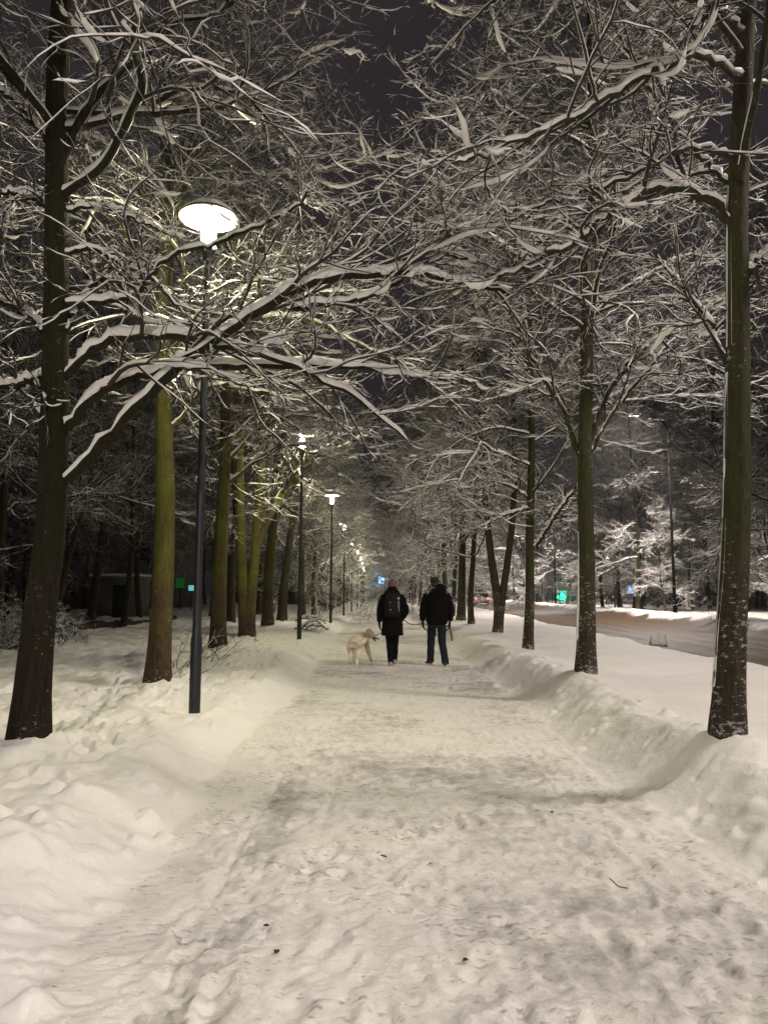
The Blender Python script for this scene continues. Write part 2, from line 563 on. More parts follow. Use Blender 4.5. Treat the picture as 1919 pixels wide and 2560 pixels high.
def hanging(geo, pts, rad, share, depth, rng):
    """slabs of slipped snow drooping under level twigs"""
    if len(pts) == 0: return
    T = nrm(np.gradient(pts, axis=1))
    lev = np.abs(T[..., 2]).max(1) < .6
    sel = np.where(lev & (rng.random(len(pts)) < share))[0]
    if len(sel) == 0: return
    P0 = pts[sel]; R0 = rad[sel]; N, m, _ = P0.shape
    n = 9
    a = rng.uniform(0, .45, N); b = a + rng.uniform(.3, .55, N)
    s = np.linspace(0, 1, n)
    t = np.clip(a[:, None] + (b - a)[:, None] * s[None], 0, 1) * (m - 1)
    i = np.minimum(t.astype(int), m - 2); fr = (t - i)[..., None]
    ii = np.arange(N)[:, None]
    Q = P0[ii, i] * (1 - fr) + P0[ii, i + 1] * fr
    R = R0[ii, i]
    Tq = nrm(np.gradient(Q, axis=1)); U = nrm(np.cross(Tq, np.broadcast_to(UPV, Tq.shape)))
    L = np.linalg.norm(Q[:, -1] - Q[:, 0], axis=1)
    d = np.minimum(rng.uniform(.5, 1.3, N) * depth, L * .30)[:, None] * (np.sin(PI * s) ** .8)[None] * rng.uniform(.8, 1.15, (N, n)) + .001
    w = .005 + .013 * np.sin(PI * s)[None] + R * .6
    sway = (rng.normal(0, .35, (N, 1)) * d)[..., None] * U
    V = np.zeros((N, n, 5, 3))
    z = np.array((0, 0, 1.0))
    V[:, :, 0] = Q + z * (R * .3)[..., None]
    V[:, :, 1] = Q + U * w[..., None] - z * (d * .4)[..., None] + sway * .5
    V[:, :, 2] = Q + U * (w * .6)[..., None] - z * (d * .85)[..., None] + sway
    V[:, :, 3] = Q - U * (w * .6)[..., None] - z * (d * .95)[..., None] + sway
    V[:, :, 4] = Q - U * w[..., None] - z * (d * .4)[..., None] + sway * .5
    geo.add(V, grid_faces(N, n, 5))


def resample(P, n, rng=None, jit=0.0):
    """smooth curve through the control points, n+1 samples"""
    P = np.asarray(P, dtype=np.float64)
    Q = np.concatenate([[2 * P[0] - P[1]], P, [2 * P[-1] - P[-2]]])
    t = np.linspace(0, len(P) - 1 - 1e-6, n + 1)
    i = t.astype(int); f = (t - i)[:, None]
    a, b, c, d = Q[i], Q[i + 1], Q[i + 2], Q[i + 3]
    out = .5 * ((2 * b) + (c - a) * f + (2 * a - 5 * b + 4 * c - d) * f ** 2 + (3 * b - a - 3 * c + d) * f ** 3)
    if jit and rng is not None:
        out[1:-1] += rng.normal(size=(n - 1, 3)) * jit
    return out


def clear_mask(pts, origin, clear):
    """branches the passers-by and the camera would walk into have been pruned"""
    w = pts + origin
    dc = np.linalg.norm(w - np.array((0, 0, EYE)), axis=2).min(1)
    low = (w[..., 2] < clear[0]).any(1)
    # twigs in front of the nearest lamp were cut back when the lamp was put up
    a = np.array((0, 0, EYE)); b = np.array((-1.9, 8.3, 5.3)); ab = b - a
    t = np.clip(((w - a) @ ab) / (ab @ ab), 0, 1.02)
    dl = np.linalg.norm(w - (a + t[..., None] * ab), axis=2)
    lamp = ((dl < .08 + .20 * t) & (t > .5)).any(1)
    return (dc > clear[1]) & ~low & ~lamp


def make_tree(seed, H=13.0, r0=.15, stems=None, hero=(), nl=26, z1=3.2, spread=3.8, k2=9, k3=7, k4=4,
              clear=None, origin=np.zeros(3), snow=1.0, hang=.3, mount=0.0, left_snow=0.0, fine=.0022, side_bias=None):
    rng = np.random.default_rng(seed)
    gt, gc, gs = Geo(), Geo(), Geo()
    if stems is None:
        P = [(0, 0, -.25), (0, 0, 0)]
        x = y = 0.0
        for z in np.linspace(H * .15, H, 7):
            x += rng.normal(0, .10); y += rng.normal(0, .10); P.append((x, y, z))
        stems = [(P, r0, H)]
    limbs, lr = [], []
    for si, (P, r, Hs) in enumerate(stems):
        P = np.asarray(P, dtype=np.float64)
        C = resample(P, 64)
        z = np.clip(C[:, 2], 0, None)
        rad = r * (1 - .74 * np.clip(z / Hs, 0, 1) ** .8) * (1 + .22 * np.exp(-z / .28))
        rad = np.maximum(rad, .012)
        # the trunk itself, slightly fluted
        T, U, Wv = frames(C[None])
        k = 22; a = np.arange(k) * 2 * PI / k
        flute = 1 + .035 * np.sin(a * 3 + seed)[None] + .03 * np.sin(a * 5 + z[:, None] * .8 + seed) + .03 * vn(a[None] * 1.9 + 0 * z[:, None], z[:, None] * 2.2, seed)
        flute = flute + .06 * np.sin(a * 4 + seed * 2)[None] * np.exp(-z / .3)[:, None]
        rr = rad[:, None] * flute
        V = C[:, None, :] + U[0][:, None, :] * (np.cos(a) * rr)[..., None] + Wv[0][:, None, :] * (np.sin(a) * rr)[..., None]
        gt.add(V, grid_faces(1, 65, k))
        if left_snow:
            # wind-packed snow stuck along the side of the trunk
            for az, zz0, zz1, amt in left_snow:
                n = 90
                zz = np.linspace(zz0, zz1, n)
                ci = np.interp(zz, C[:, 2], np.arange(65)); i0 = np.minimum(ci.astype(int), 63); f = (ci - i0)[:, None]
                Q = C[i0] * (1 - f) + C[i0 + 1] * f
                rq = np.interp(zz, C[:, 2], rad)
                g = sst(-.12, .12, vn(zz * 1.1, zz * 0, seed + 5) + .10 * vn(zz * 6, zz * 0, seed + 6) + .12) * sst(0, .25, zz - zz0) * (1 - sst(-.5, 0, zz - zz1))
                hh = amt * g * (.6 + .9 * (vn(zz * 3, zz * 0, seed + 8) + .5)) - .012
                wd = .35 + .25 * vn(zz * 1.6, zz * 0, seed + 9)
                rings = []
                for q, (da, hq) in enumerate(((-1, -.25), (-.5, .7), (0, 1), (.5, .7), (1, -.25))):
                    aa = az + da * wd
                    rv = rq * 1.0 + np.maximum(hh, -.02) * hq
                    rings.append(Q + np.stack([np.cos(aa) * rv, np.sin(aa) * rv, 0 * rv], -1))
                gs.add(np.stack(rings, 1), grid_faces(1, n, 5)[:, :])
        n = nl if si == 0 else max(6, int(nl * .6))
        t = np.sort(rng.uniform(0, 1, n)) ** .9
        zl = z1 + (Hs * .985 - z1) * t
        ci = np.interp(zl, C[:, 2], np.arange(65)); i0 = np.minimum(ci.astype(int), 63); f = (ci - i0)[:, None]
        B = C[i0] * (1 - f) + C[i0 + 1] * f
        rb = np.interp(zl, C[:, 2], rad)
        az = rng.uniform(0, 2 * PI) + np.arange(n) * 2.39996 + rng.normal(0, .35, n)
        if side_bias is not None:
            sel = rng.random(n) < .45
            az = np.where(sel, side_bias + rng.normal(0, .6, n), az)
        el = rng.uniform(.25, .95, n) + .25 * t
        D = np.stack([np.cos(az) * np.cos(el), np.sin(az) * np.cos(el), np.sin(el)], -1)
        L = spread * (1.05 - .62 * t) * rng.uniform(.6, 1.15, n)
        up = rng.normal(-.02, .03, n)
        pts, rr = grow(B, D, L, np.minimum(rb * .42, .055) * rng.uniform(.6, 1, n), np.full(n, fine * 2), 40, .085, up, rng)
        limbs.append(pts); lr.append(rr)
    hp, hr = [], []
    for (P, a, b) in hero:
        C = resample(P, 40, rng, .010)
        t = np.linspace(0, 1, 41)
        hp.append(C); hr.append((a * (1 - t) ** .8 + b * t) * .92)
    if clear is not None:
        for q in range(len(limbs)):
            msk = clear_mask(limbs[q], origin, clear); limbs[q] = limbs[q][msk]; lr[q] = lr[q][msk]
    if hp:
        limbs.append(np.array(hp)); lr.append(np.array(hr))
    P1 = np.concatenate(limbs); R1 = np.concatenate(lr)
    # end cap is a point
    R1[:, -1] = np.minimum(R1[:, -1], fine * 2)

    def cut(P, R):
        if clear is None or len(P) == 0: return P, R
        msk = clear_mask(P, origin, clear); return P[msk], R[msk]
    tubes(gt, P1, R1, 8, .06, rng)
    snow_on(gs, P1, R1, .040 * snow, .92, rng, 6, 1.1)
    if hp: snow_on(gs, np.array(hp) + np.array((0, 0, .012)), np.array(hr), np.minimum(.050, .016 + np.array(hr)[..., :] * 1.0) * snow, .93, rng, 6, 1.25)
    hanging(gs, P1, R1, hang * .4, .05, rng)
    P2, R2 = spawn(P1, R1, k2, .16, .78, .56, rng, 13, .15, .01, fine * 1.5)
    P2, R2 = cut(P2, R2)
    tubes(gc, P2, R2, 5); snow_on(gs, P2, R2, .024 * snow, .84, rng); hanging(gs, P2, R2, hang, .045, rng)
    P3, R3 = spawn(P2, R2, k3, .12, .72, .60, rng, 8, .17, .01, fine)
    P3, R3 = cut(P3, R3)
    tubes(gc, P3, R3, 4); snow_on(gs, P3, R3, .017 * snow, .62, rng, 6 if k4 else 4); hanging(gs, P3, R3, hang * .25, .03, rng)
    if k4:
        P4, R4 = spawn(P3, R3, k4, .15, .7, .6, rng, 5, .2, .02, fine * .8, lmin=.09)
        P4, R4 = cut(P4, R4)
        tubes(gc, P4, R4, 3); snow_on(gs, P4, R4, .012 * snow, .42, rng, 4)
    return gt.mesh('trunk'), gc.mesh('crown'), gs.mesh('snow_cover')


def plant_tree(meshes, loc, mat, name='bare_tree', rz=0.0, sc=1.0, label=None, group=None, cat='tree'):
    o = empty(name, loc, rz)
    o.scale = (sc, sc, sc)
    tag(o, label, cat, group)
    for n, me, m in zip(('trunk', 'crown', 'snow_cover'), meshes, (mat, TWIG, SNOW_T)):
        link(n, me, m, o)
    return o


def copy_thing(src, loc, rz=0.0, sc=1.0, label=None, mat=None):
    o = src.copy(); COL.objects.link(o)
    o.location = loc; o.rotation_euler = (0, 0, rz); o.scale = (sc, sc, sc)
    if label: o['label'] = label
    for ch in list(src.children):
        c = ch.copy(); COL.objects.link(c); c.parent = o
        for g in list(ch.children):
            d = g.copy(); COL.objects.link(d); d.parent = c
    return o


# ------------------------------------------------------------------ where the near trees stand
def px2m(d, Y): return d * SC / 1923.0 * Y


NEAR = {}
for key, (dx, dy, ylo) in dict(
        L1=(60, 1598, 4), L2=(340, 1470, 7), L3=(471, 1400, 10), L4=(533, 1374, 12), L5=(578, 1349, 14), L6=(608, 1341, 15),
        R1=(1565, 1598, 4), R2=(1262, 1460, 7), R3=(1138, 1407, 10), R4=(1072, 1369, 12), R5=(1018, 1350, 14), R6=(995, 1341, 15),
        E1=(6, 1375, 8), E2=(122, 1366, 8), E3=(266, 1354, 8)).items():
    NEAR[key] = on_ground(dx, dy, ylo)
    MOUNDS.append((NEAR[key][0] - .05, NEAR[key][1], .34, .06))
print('NEAR', {k: tuple(round(a, 2) for a in v) for k, v in NEAR.items()})


def pxline(key, pts, ext=None, y0=None):
    """picture points in the tree's own depth -> points local to its base; an optional 3rd number is the depth offset"""
    b = NEAR[key]
    out = []
    for p in pts:
        dep = b[1] + (p[2] if len(p) > 2 else 0)
        w = at(p[0], p[1], dep)
        out.append((w[0] - b[0], w[1] - b[1], w[2] - b[2]))
    if ext:
        x, y, z = out[-1]
        px, py, pz = out[-2]
        for zz in ext: out.append((x + (zz - z) * .02, y, zz))
    return out


def stem(key, pts, r, H):
    P = pxline(key, pts)
    P[0] = (P[0][0], P[0][1], -.25)
    last = P[-1]
    z = last[2]
    x, y = last[0], last[1]
    sx = (P[-1][0] - P[-2][0]) / max(P[-1][2] - P[-2][2], .1) * .5
    while z < H - .5:
        dz = min(1.8, H - z); z += dz; x += sx * dz * .7; sx *= .6; P.append((x, y + .1, z))
    return (P, r, H)
# ------------------------------------------------------------------ near trees, each drawn after its own trunk and main limbs
def near_tree(key, seed, stems, heroes, mat, label, group, clear=(2.6, 2.3), **kw):
    b = NEAR[key]
    loc = (b[0], b[1], gz(b[0], b[1]) - .03)
    org = np.array(loc)
    H = stems[0][2]
    hero = [(pxline(key, P), a, c) for (P, a, c) in heroes]
    me = make_tree(seed, H=H, stems=stems, hero=hero, clear=clear, origin=org, **kw)
    return plant_tree(me, loc, mat, label=label, group=group)


GL = 'trees lining the left side of the footpath'
GR = 'trees lining the footpath on the road side'
GW = 'bare trees in the dark wood left of the path'
GP = 'snowy trees in the park beyond the road'

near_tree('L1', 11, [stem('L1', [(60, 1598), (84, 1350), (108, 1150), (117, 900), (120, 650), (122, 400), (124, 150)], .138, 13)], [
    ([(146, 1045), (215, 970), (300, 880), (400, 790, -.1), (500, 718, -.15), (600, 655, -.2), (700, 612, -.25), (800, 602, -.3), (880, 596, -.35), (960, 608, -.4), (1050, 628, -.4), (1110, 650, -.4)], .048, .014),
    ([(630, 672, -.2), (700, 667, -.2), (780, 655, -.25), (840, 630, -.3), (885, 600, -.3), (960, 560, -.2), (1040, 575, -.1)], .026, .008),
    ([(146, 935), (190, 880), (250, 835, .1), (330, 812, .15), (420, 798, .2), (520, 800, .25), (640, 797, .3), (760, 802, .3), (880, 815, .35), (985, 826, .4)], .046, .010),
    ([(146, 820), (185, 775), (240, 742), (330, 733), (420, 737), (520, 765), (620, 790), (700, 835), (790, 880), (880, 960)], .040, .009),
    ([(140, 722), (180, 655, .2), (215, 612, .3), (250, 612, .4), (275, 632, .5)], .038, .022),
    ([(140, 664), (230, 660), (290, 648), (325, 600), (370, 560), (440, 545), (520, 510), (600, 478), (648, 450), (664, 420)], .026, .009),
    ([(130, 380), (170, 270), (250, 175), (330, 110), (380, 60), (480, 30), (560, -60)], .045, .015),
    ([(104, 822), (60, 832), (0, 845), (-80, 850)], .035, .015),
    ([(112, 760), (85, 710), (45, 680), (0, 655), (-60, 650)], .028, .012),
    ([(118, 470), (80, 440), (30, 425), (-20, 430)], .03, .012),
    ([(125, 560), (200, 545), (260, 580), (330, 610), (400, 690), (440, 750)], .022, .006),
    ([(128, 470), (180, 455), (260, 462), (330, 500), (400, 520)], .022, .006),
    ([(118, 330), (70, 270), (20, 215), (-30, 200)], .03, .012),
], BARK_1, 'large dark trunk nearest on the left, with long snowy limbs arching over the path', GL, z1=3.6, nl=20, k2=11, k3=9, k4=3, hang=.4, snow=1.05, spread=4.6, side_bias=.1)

near_tree('L2', 112, [stem('L2', [(340, 1470), (350, 1300), (357, 1100), (355, 950), (352, 800), (350, 600)], .165, 13)], [
    ([(368, 930), (400, 895), (425, 860), (470, 835), (560, 850), (640, 862), (740, 838)], .030, .010),
    ([(345, 830), (300, 790), (250, 780), (200, 800)], .03, .01),
    ([(365, 800), (450, 720), (560, 690), (680, 700), (800, 760), (900, 800)], .04, .01),
], BARK_L, 'moss-green trunk lit by the nearest lamp, standing just behind its pole', GL, z1=4.2, nl=26, k2=13, k3=10, k4=3, hang=.42, snow=1.05, spread=4.4, side_bias=.0)

near_tree('L3', 13, [stem('L3', [(471, 1400), (474, 1250), (482, 1100), (487, 980), (488, 850)], .19, 13)], [
    ([(490, 1000), (560, 930), (640, 900), (740, 920), (840, 960)], .04, .01),
], BARK_L, 'dark straight trunk between the moss-green one and the forked one', GL, z1=3.7, nl=26, k2=14, k3=11, k4=3, hang=.4, snow=1.15, spread=4.4, fine=.0028)

near_tree('L4', 14, [stem('L4', [(533, 1374), (527, 1310), (521, 1200), (519, 1100), (518, 1020), (520, 900)], .19, 12),
                     stem('L4', [(536, 1374), (541, 1310), (551, 1200), (560, 1080), (568, 970), (572, 850)], .18, 12.5)], [
    ([(552, 1190), (575, 1130), (605, 1075), (640, 1030), (680, 985), (720, 975), (760, 960)], .15, .07),
], BARK_L, 'forked trunk with two stems and a thick snowy limb slanting right', GL, z1=3.9, nl=20, k2=14, k3=11, k4=3, hang=.4, snow=1.15, spread=4.4, fine=.0028)

near_tree('L5', 15, [stem('L5', [(578, 1349), (580, 1250), (588, 1150), (594, 1080)], .23, 13)], [], BARK_L,
          'straight trunk just right of the forked tree', GL, z1=2.6, nl=24, k2=14, k3=11, k4=2, hang=.4, snow=1.3, spread=4.3, fine=.0034)
near_tree('L6', 16, [stem('L6', [(608, 1341), (614, 1260), (628, 1150), (640, 1080)], .22, 13)], [], BARK_D,
          'leaning trunk close to the left of the second lamp pole', GL, z1=2.6, nl=24, k2=14, k3=11, k4=2, hang=.4, snow=1.3, spread=4.3, fine=.0034)

near_tree('R1', 21, [stem('R1', [(1562, 1598), (1577, 1400), (1588, 1150), (1591, 900), (1592, 700), (1590, 500), (1598, 300), (1608, 100), (1614, -100)], .112, 12)], [
    ([(1575, 500), (1550, 452), (1500, 425, -.1), (1430, 416, -.2), (1360, 440, -.3), (1300, 482, -.3), (1250, 530, -.3), (1180, 560, -.2), (1100, 600, -.1), (1010, 640, 0)], .040, .009),
    ([(1612, 600), (1640, 575), (1690, 545), (1750, 540)], .04, .02),
    ([(1592, 420), (1520, 350, .3), (1440, 250, .5), (1370, 150, .7), (1330, 60, .9)], .028, .01),
    ([(1596, 350), (1480, 330, -.2), (1340, 400, -.3), (1200, 440, -.2), (1060, 500, -.1)], .02, .006),
    ([(1604, 180), (1500, 130, -.4), (1380, 180, -.7), (1240, 260, -.9), (1080, 330, -1.0), (980, 360, -1.0)], .03, .008),
    ([(1606, 100), (1560, 40, -.1), (1500, 0, -.2), (1440, -30, -.3)], .04, .015),
    ([(1588, 850, .1), (1530, 700, .4), (1480, 640, .6), (1420, 560, .9)], .024, .008),
], BARK_R, 'dark mossy trunk nearest on the right, a strip of snow down its left side', GR, z1=4.2, nl=30, k2=13, k3=10, k4=3, hang=.42, snow=1.05, spread=4.6, side_bias=2.9,
          left_snow=[(PI * .98, .35, 2.7, .035), (PI * 1.1, 2.9, 4.2, .02)])

near_tree('R2', 22, [stem('R2', [(1262, 1460), (1266, 1300), (1264, 1130), (1262, 1000), (1266, 800), (1270, 600), (1280, 400)], .125, 12.5)], [
    ([(1272, 960), (1300, 880), (1350, 800, -.1), (1420, 735, -.2), (1490, 695, -.3), (1560, 650, -.4)], .040, .014),
    ([(1274, 985), (1320, 900), (1400, 800), (1450, 740, .2), (1500, 700, .3)], .03, .012),
    ([(1250, 985), (1215, 890), (1160, 800), (1120, 720), (1085, 650), (1060, 600)], .035, .012),
    ([(1255, 1000), (1235, 960), (1225, 900), (1190, 830), (1130, 830), (1090, 800)], .025, .008),
    ([(1240, 1065), (1205, 1110, .5), (1180, 1150, .9), (1158, 1188, 1.3)], .02, .028),
    ([(1268, 700), (1330, 640), (1400, 600), (1470, 560), (1540, 560)], .03, .01),
], BARK_R, 'snow-flecked trunk, second from the front right, knotty at its middle', GR, z1=4.0, nl=28, k2=13, k3=10, k4=3, hang=.42, snow=1.05, spread=4.6, side_bias=3.0,
          left_snow=[(PI * .98, .3, 1.9, .02)])

near_tree('R3', 23, [stem('R3', [(1138, 1407), (1143, 1300), (1143, 1180), (1146, 1060), (1148, 950)], .105, 12)], [
    ([(1150, 1190), (1185, 1130), (1215, 1090), (1245, 1050)], .04, .02),
    ([(1140, 1100), (1080, 1120), (1030, 1145), (990, 1140)], .03, .01),
    ([(1142, 1080), (1090, 1050), (1020, 1060), (960, 1040)], .03, .008),
], BARK_R, 'slim straight trunk, third from the front right, with one limb slanting up right', GR, z1=3.0, nl=26, k2=14, k3=11, k4=3, hang=.4, snow=1.15, spread=4.4, fine=.0028,
          left_snow=[(PI * .98, .3, 2.2, .025)])

near_tree('R4', 24, [stem('R4', [(1072, 1369), (1075, 1310), (1060, 1200), (1048, 1090), (1040, 980)], .14, 12),
                     stem('R4', [(1074, 1369), (1082, 1310), (1095, 1220), (1105, 1140), (1110, 1050)], .13, 11.5)], [], BARK_R,
          'V-shaped twin trunk on the right with snow packed in the fork', GR, z1=2.8, nl=20, k2=14, k3=11, k4=3, hang=.4, snow=1.15, spread=4.4, fine=.0028)
near_tree('R5', 25, [stem('R5', [(1018, 1350), (1016, 1290), (1022, 1200), (1026, 1100)], .12, 12)], [], BARK_R,
          'crooked trunk just left of the V-shaped twin trunk', GR, z1=2.5, nl=24, k2=14, k3=11, k4=2, hang=.4, snow=1.3, spread=4.3, fine=.0034)
near_tree('R6', 26, [stem('R6', [(995, 1341), (997, 1260), (999, 1150), (1000, 1060)], .19, 12)], [], BARK_R,
          'stout upright trunk beside the man in the dark jacket', GR, z1=2.5, nl=24, k2=14, k3=11, k4=2, hang=.4, snow=1.3, spread=4.3, fine=.0034)

near_tree('E1', 31, [stem('E1', [(6, 1375), (0, 1250), (8, 1100), (14, 980)], .13, 12)], [], BARK_D,
          'crooked pale trunk at the left edge behind the bush', GW, z1=2.2, nl=22, k2=8, k3=6, k4=2, snow=.6, hang=.1)
near_tree('E2', 32, [stem('E2', [(122, 1366), (132, 1280), (158, 1180), (180, 1100), (200, 1020)], .11, 10)], [], BARK_D,
          'red-brown leaning trunk half hidden by the large left trunk', GW, z1=1.8, nl=22, k2=8, k3=6, k4=2, snow=.6, hang=.1)
near_tree('E3', 33, [stem('E3', [(266, 1354), (277, 1270), (287, 1170), (285, 1080)], .13, 11)], [], BARK_D,
          'near-black curved trunk in the wood left of the moss-green trunk', GW, z1=2.4, nl=22, k2=8, k3=6, k4=2, snow=.5, hang=.1)

# trees of the same two rows that stand beside and behind the viewer: their boughs reach into the top of the view
for nm, seed, x, y, bias, lab, grp in (('A', 41, -2.7, 1.3, .4, 'tree beside the viewer on the left, its high boughs crossing the top of the view', GL),
                                       ('B', 42, 2.55, .6, 2.6, 'tree beside the viewer on the right, its high boughs crossing the top of the view', GR)):
    NEAR[nm] = (x, y, gz(x, y))
    near_tree(nm, seed, [([(0, 0, -.25), (0, 0, 0), (.03, .05, 3), (0, .1, 6), (.05, .05, 9), (0, 0, 12.5)], .13, 12.5)], [], BARK_L if nm == 'A' else BARK_R,
              lab, grp, clear=(6.3, 4.5), z1=6.0, nl=20, k2=14, k3=11, k4=3, hang=.4, snow=1.15, spread=4.4, fine=.0028, side_bias=bias + .6 if nm == 'A' else bias)

# ------------------------------------------------------------------ tree kinds for the farther rows and woods, then copies
random.seed(7)
KINDS = []
for i, (H, r0, nl, z1, sp) in enumerate(((13, .14, 38, 2.3, 5.2), (12, .12, 38, 2.1, 5.0), (13.5, .16, 40, 2.5, 5.3), (11, .10, 28, 2.4, 3.4), (8, .07, 26, 1.0, 2.6))):
    me = make_tree(60 + i, H=H, r0=r0, nl=nl, z1=z1, spread=sp, k2=16, k3=14, k4=0, fine=.0042, snow=1.55, hang=.42)
    KINDS.append(me)
PR = np.random.default_rng(5)
far_spec = []      # x, y, group, label
# left row, going on from the last near tree
y = NEAR['L6'][1] + 3.2
LAB = 'distant tree of the left row, shrinking towards the end of the path'
while y < 190:
    far_spec.append((-3.1 - .004 * y + PR.normal(0, .25), y, GL, LAB, BARK_L)); y += PR.uniform(3.8, 5.2) * (1 + y / 250)
y = NEAR['R6'][1] + 4.5
while y < 190:
    far_spec.append((3.55 + .012 * y + PR.normal(0, .25), y, GR, 'distant tree of the right row, crowded behind the man in the dark jacket', BARK_R)); y += PR.uniform(4.2, 5.6) * (1 + y / 250)


def scatter(n, fx, y0, y1, dmin, grp, lab, mat, avoid=()):
    got = []
    tries = 0
    while len(got) < n and tries < 4000:
        tries += 1
        yy = y0 + (y1 - y0) * PR.random() ** 1.4
        xx = fx(yy, PR.random())
        if grp == GP and any((xx - (11 + .066 * q + 2.5)) ** 2 + (yy - q) ** 2 < 30 for q in (10, 42, 78, 113, 148)): continue
        if all((xx - a) ** 2 + (yy - b) ** 2 > dmin ** 2 for a, b, *_ in got + list(avoid)):
            got.append((xx, yy, grp, lab, mat))
    far_spec.extend(got)


scatter(46, lambda y, r: -5.2 - r * (5 + .34 * y), 17, 120, 2.6, GW, 'bare tree standing among many in the dark wood left of the path', BARK_D,
        avoid=[(NEAR[k][0], NEAR[k][1]) for k in ('E1', 'E2', 'E3', 'L3', 'L4')])
scatter(125, lambda y, r: 13.3 + .075 * y + r * (6 + .32 * y), 12, 150, 2.7, GP, 'snow-laden tree standing among many in the park beyond the road', BARK_R)
scatter(34, lambda y, r: 12.6 + .075 * y + r * 3.5, 40, 185, 2.2, GP, 'low young snowy tree in the line edging the far side of the road', BARK_R)
for x, y in ((-9.5, 11.5), (16.0, 5.0), (17.5, 15.0), (19.5, 9.5), (21, 4), (16, 20.5), (22, 15), (20, 20)):
    far_spec.append((x, y, GW if x < 0 else GP, 'tree whose boughs reach into the view from beyond its %s edge' % ('left' if x < 0 else 'right'), BARK_D))
# avenue end
for i in range(9):
    far_spec.append((-14 + i * 3.6 + PR.normal(0, .5), 205 + PR.normal(0, 5), 'trees closing the far end of the avenue', 'tree in the hazy group closing the far end of the avenue', BARK_D))
print('far trees', len(far_spec))
for i, (H, r0) in enumerate(((14, .15), (12, .11))):
    KINDS.append(make_tree(80 + i, H=H, r0=r0, nl=32, z1=2.0, spread=4.2, k2=13, k3=11, k4=0, fine=.0046, snow=.55, hang=.08))
FARMADE = {}
for i, (x, y, grp, lab, mat) in enumerate(far_spec):
    kk = int(PR.integers(0, 5))
    if grp == GW: kk = 5 + int(PR.integers(0, 2))
    if grp in (GL, GR) and kk >= 3: kk = kk - 2
    if grp == GP and PR.random() < .45: kk = 4
    rz = PR.uniform(0, 2 * PI); sc = PR.uniform(.9, 1.12)
    if grp == GP and kk < 4: sc *= PR.uniform(1.2, 1.65)
    if grp == GW: sc *= PR.uniform(1.0, 1.35)
    loc = (x, y, gz(x, y) - .04)
    if y < 70: MOUNDS.append((x, y, .34, .09))
    key = (kk, mat.name)
    if key not in FARMADE:
        ms = KINDS[kk]
        if any(k[0] == kk for k in FARMADE):
            ms = (ms[0].copy(), ms[1], ms[2]); ms[0].materials.clear()
        o = plant_tree(ms, loc, mat, rz=rz, sc=sc, label=lab, group=grp)
        FARMADE[key] = o
    else:
        o = copy_thing(FARMADE[key], loc, rz, sc, lab)
        o['group'] = grp
    # slightly tilted, as street trees are
    o.rotation_euler = (PR.normal(0, .03), PR.normal(0, .03), rz)
# ------------------------------------------------------------------ the ground as one sheet, cut into snowfield, path and road
def axis_y():
    a = list(np.arange(-40, 1.4, 1.2)); y = 1.4
    while y < 320: a.append(y); y += max(.014, .0058 * y)
    while y < 900: a.append(y); y += 20
    return np.array(a)


def axis_x():
    c = list(np.arange(-3.4, 4.2, .019))
    r = []; x, s = 4.2, .022
    while x < 30: r.append(x); s = min(s * 1.02, .35); x += s
    while x < 400: r.append(x); s *= 1.15; x += s
    l = []; x, s = -3.4 - .022, .022
    while x > -30: l.append(x); s = min(s * 1.02, .35); x -= s
    while x > -400: l.append(x); s *= 1.15; x -= s
    return np.array(l[::-1] + c + r)


AX, AY = axis_x(), axis_y()
GX, GY = np.meshgrid(AX, AY)
# mounds are added locally for speed
_m = list(MOUNDS); MOUNDS.clear()
GZ = ground_z(GX, GY)
for (mx, my, mr, mh) in _m:
    i0, i1 = np.searchsorted(AY, (my - 1.2, my + 1.2)); j0, j1 = np.searchsorted(AX, (mx - 1.2, mx + 1.2))
    if i1 > i0 and j1 > j0:
        q = (GX[i0:i1, j0:j1] - mx) ** 2 + (GY[i0:i1, j0:j1] - my) ** 2
        GZ[i0:i1, j0:j1] += mh * np.exp(-q / mr ** 2)
MOUNDS.extend(_m)
fr = np.random.default_rng(3)


def dent(x, y, ang, a, b, depth, rim=.4, sole=False):
    R = max(a, b) * 2.2
    i0, i1 = np.searchsorted(AY, (y - R, y + R)); j0, j1 = np.searchsorted(AX, (x - R, x + R))
    if i1 - i0 < 3 or j1 - j0 < 3: return
    X = GX[i0:i1, j0:j1] - x; Y = GY[i0:i1, j0:j1] - y
    u = X * math.cos(ang) + Y * math.sin(ang); v = -X * math.sin(ang) + Y * math.cos(ang)
    q = (u / a) ** 2 + (v / b) ** 2
    if sole: q = q * (1 + .25 * np.sin(v / b * 2.2))
    d = -depth * np.exp(-q ** 2 * 1.2) + depth * rim * np.exp(-((np.sqrt(q) - 1.35) / .28) ** 2)
    GZ[i0:i1, j0:j1] += d


# footprints on the path, mostly walking along it
for i in range(1500):
    y = 1.8 + 24 * fr.random() ** 1.9
    x = fr.uniform(float(x_left(y)) + .15, float(x_right(y)) - .05)
    dent(x, y, fr.normal(0, .3), .045 + .012 * fr.random(), .13 + .03 * fr.random(), fr.uniform(.004, .011), .5, True)
for i in range(3400):
    y = 1.8 + 10 * fr.random() ** 1.7
    x = fr.uniform(-1.1, 2.2)
    s = fr.uniform(.008, .035)
    dent(x, y, fr.uniform(0, PI), s, s * fr.uniform(.6, 1.8), fr.uniform(.003, .011) * (1 if fr.random() < .75 else -1), .3)
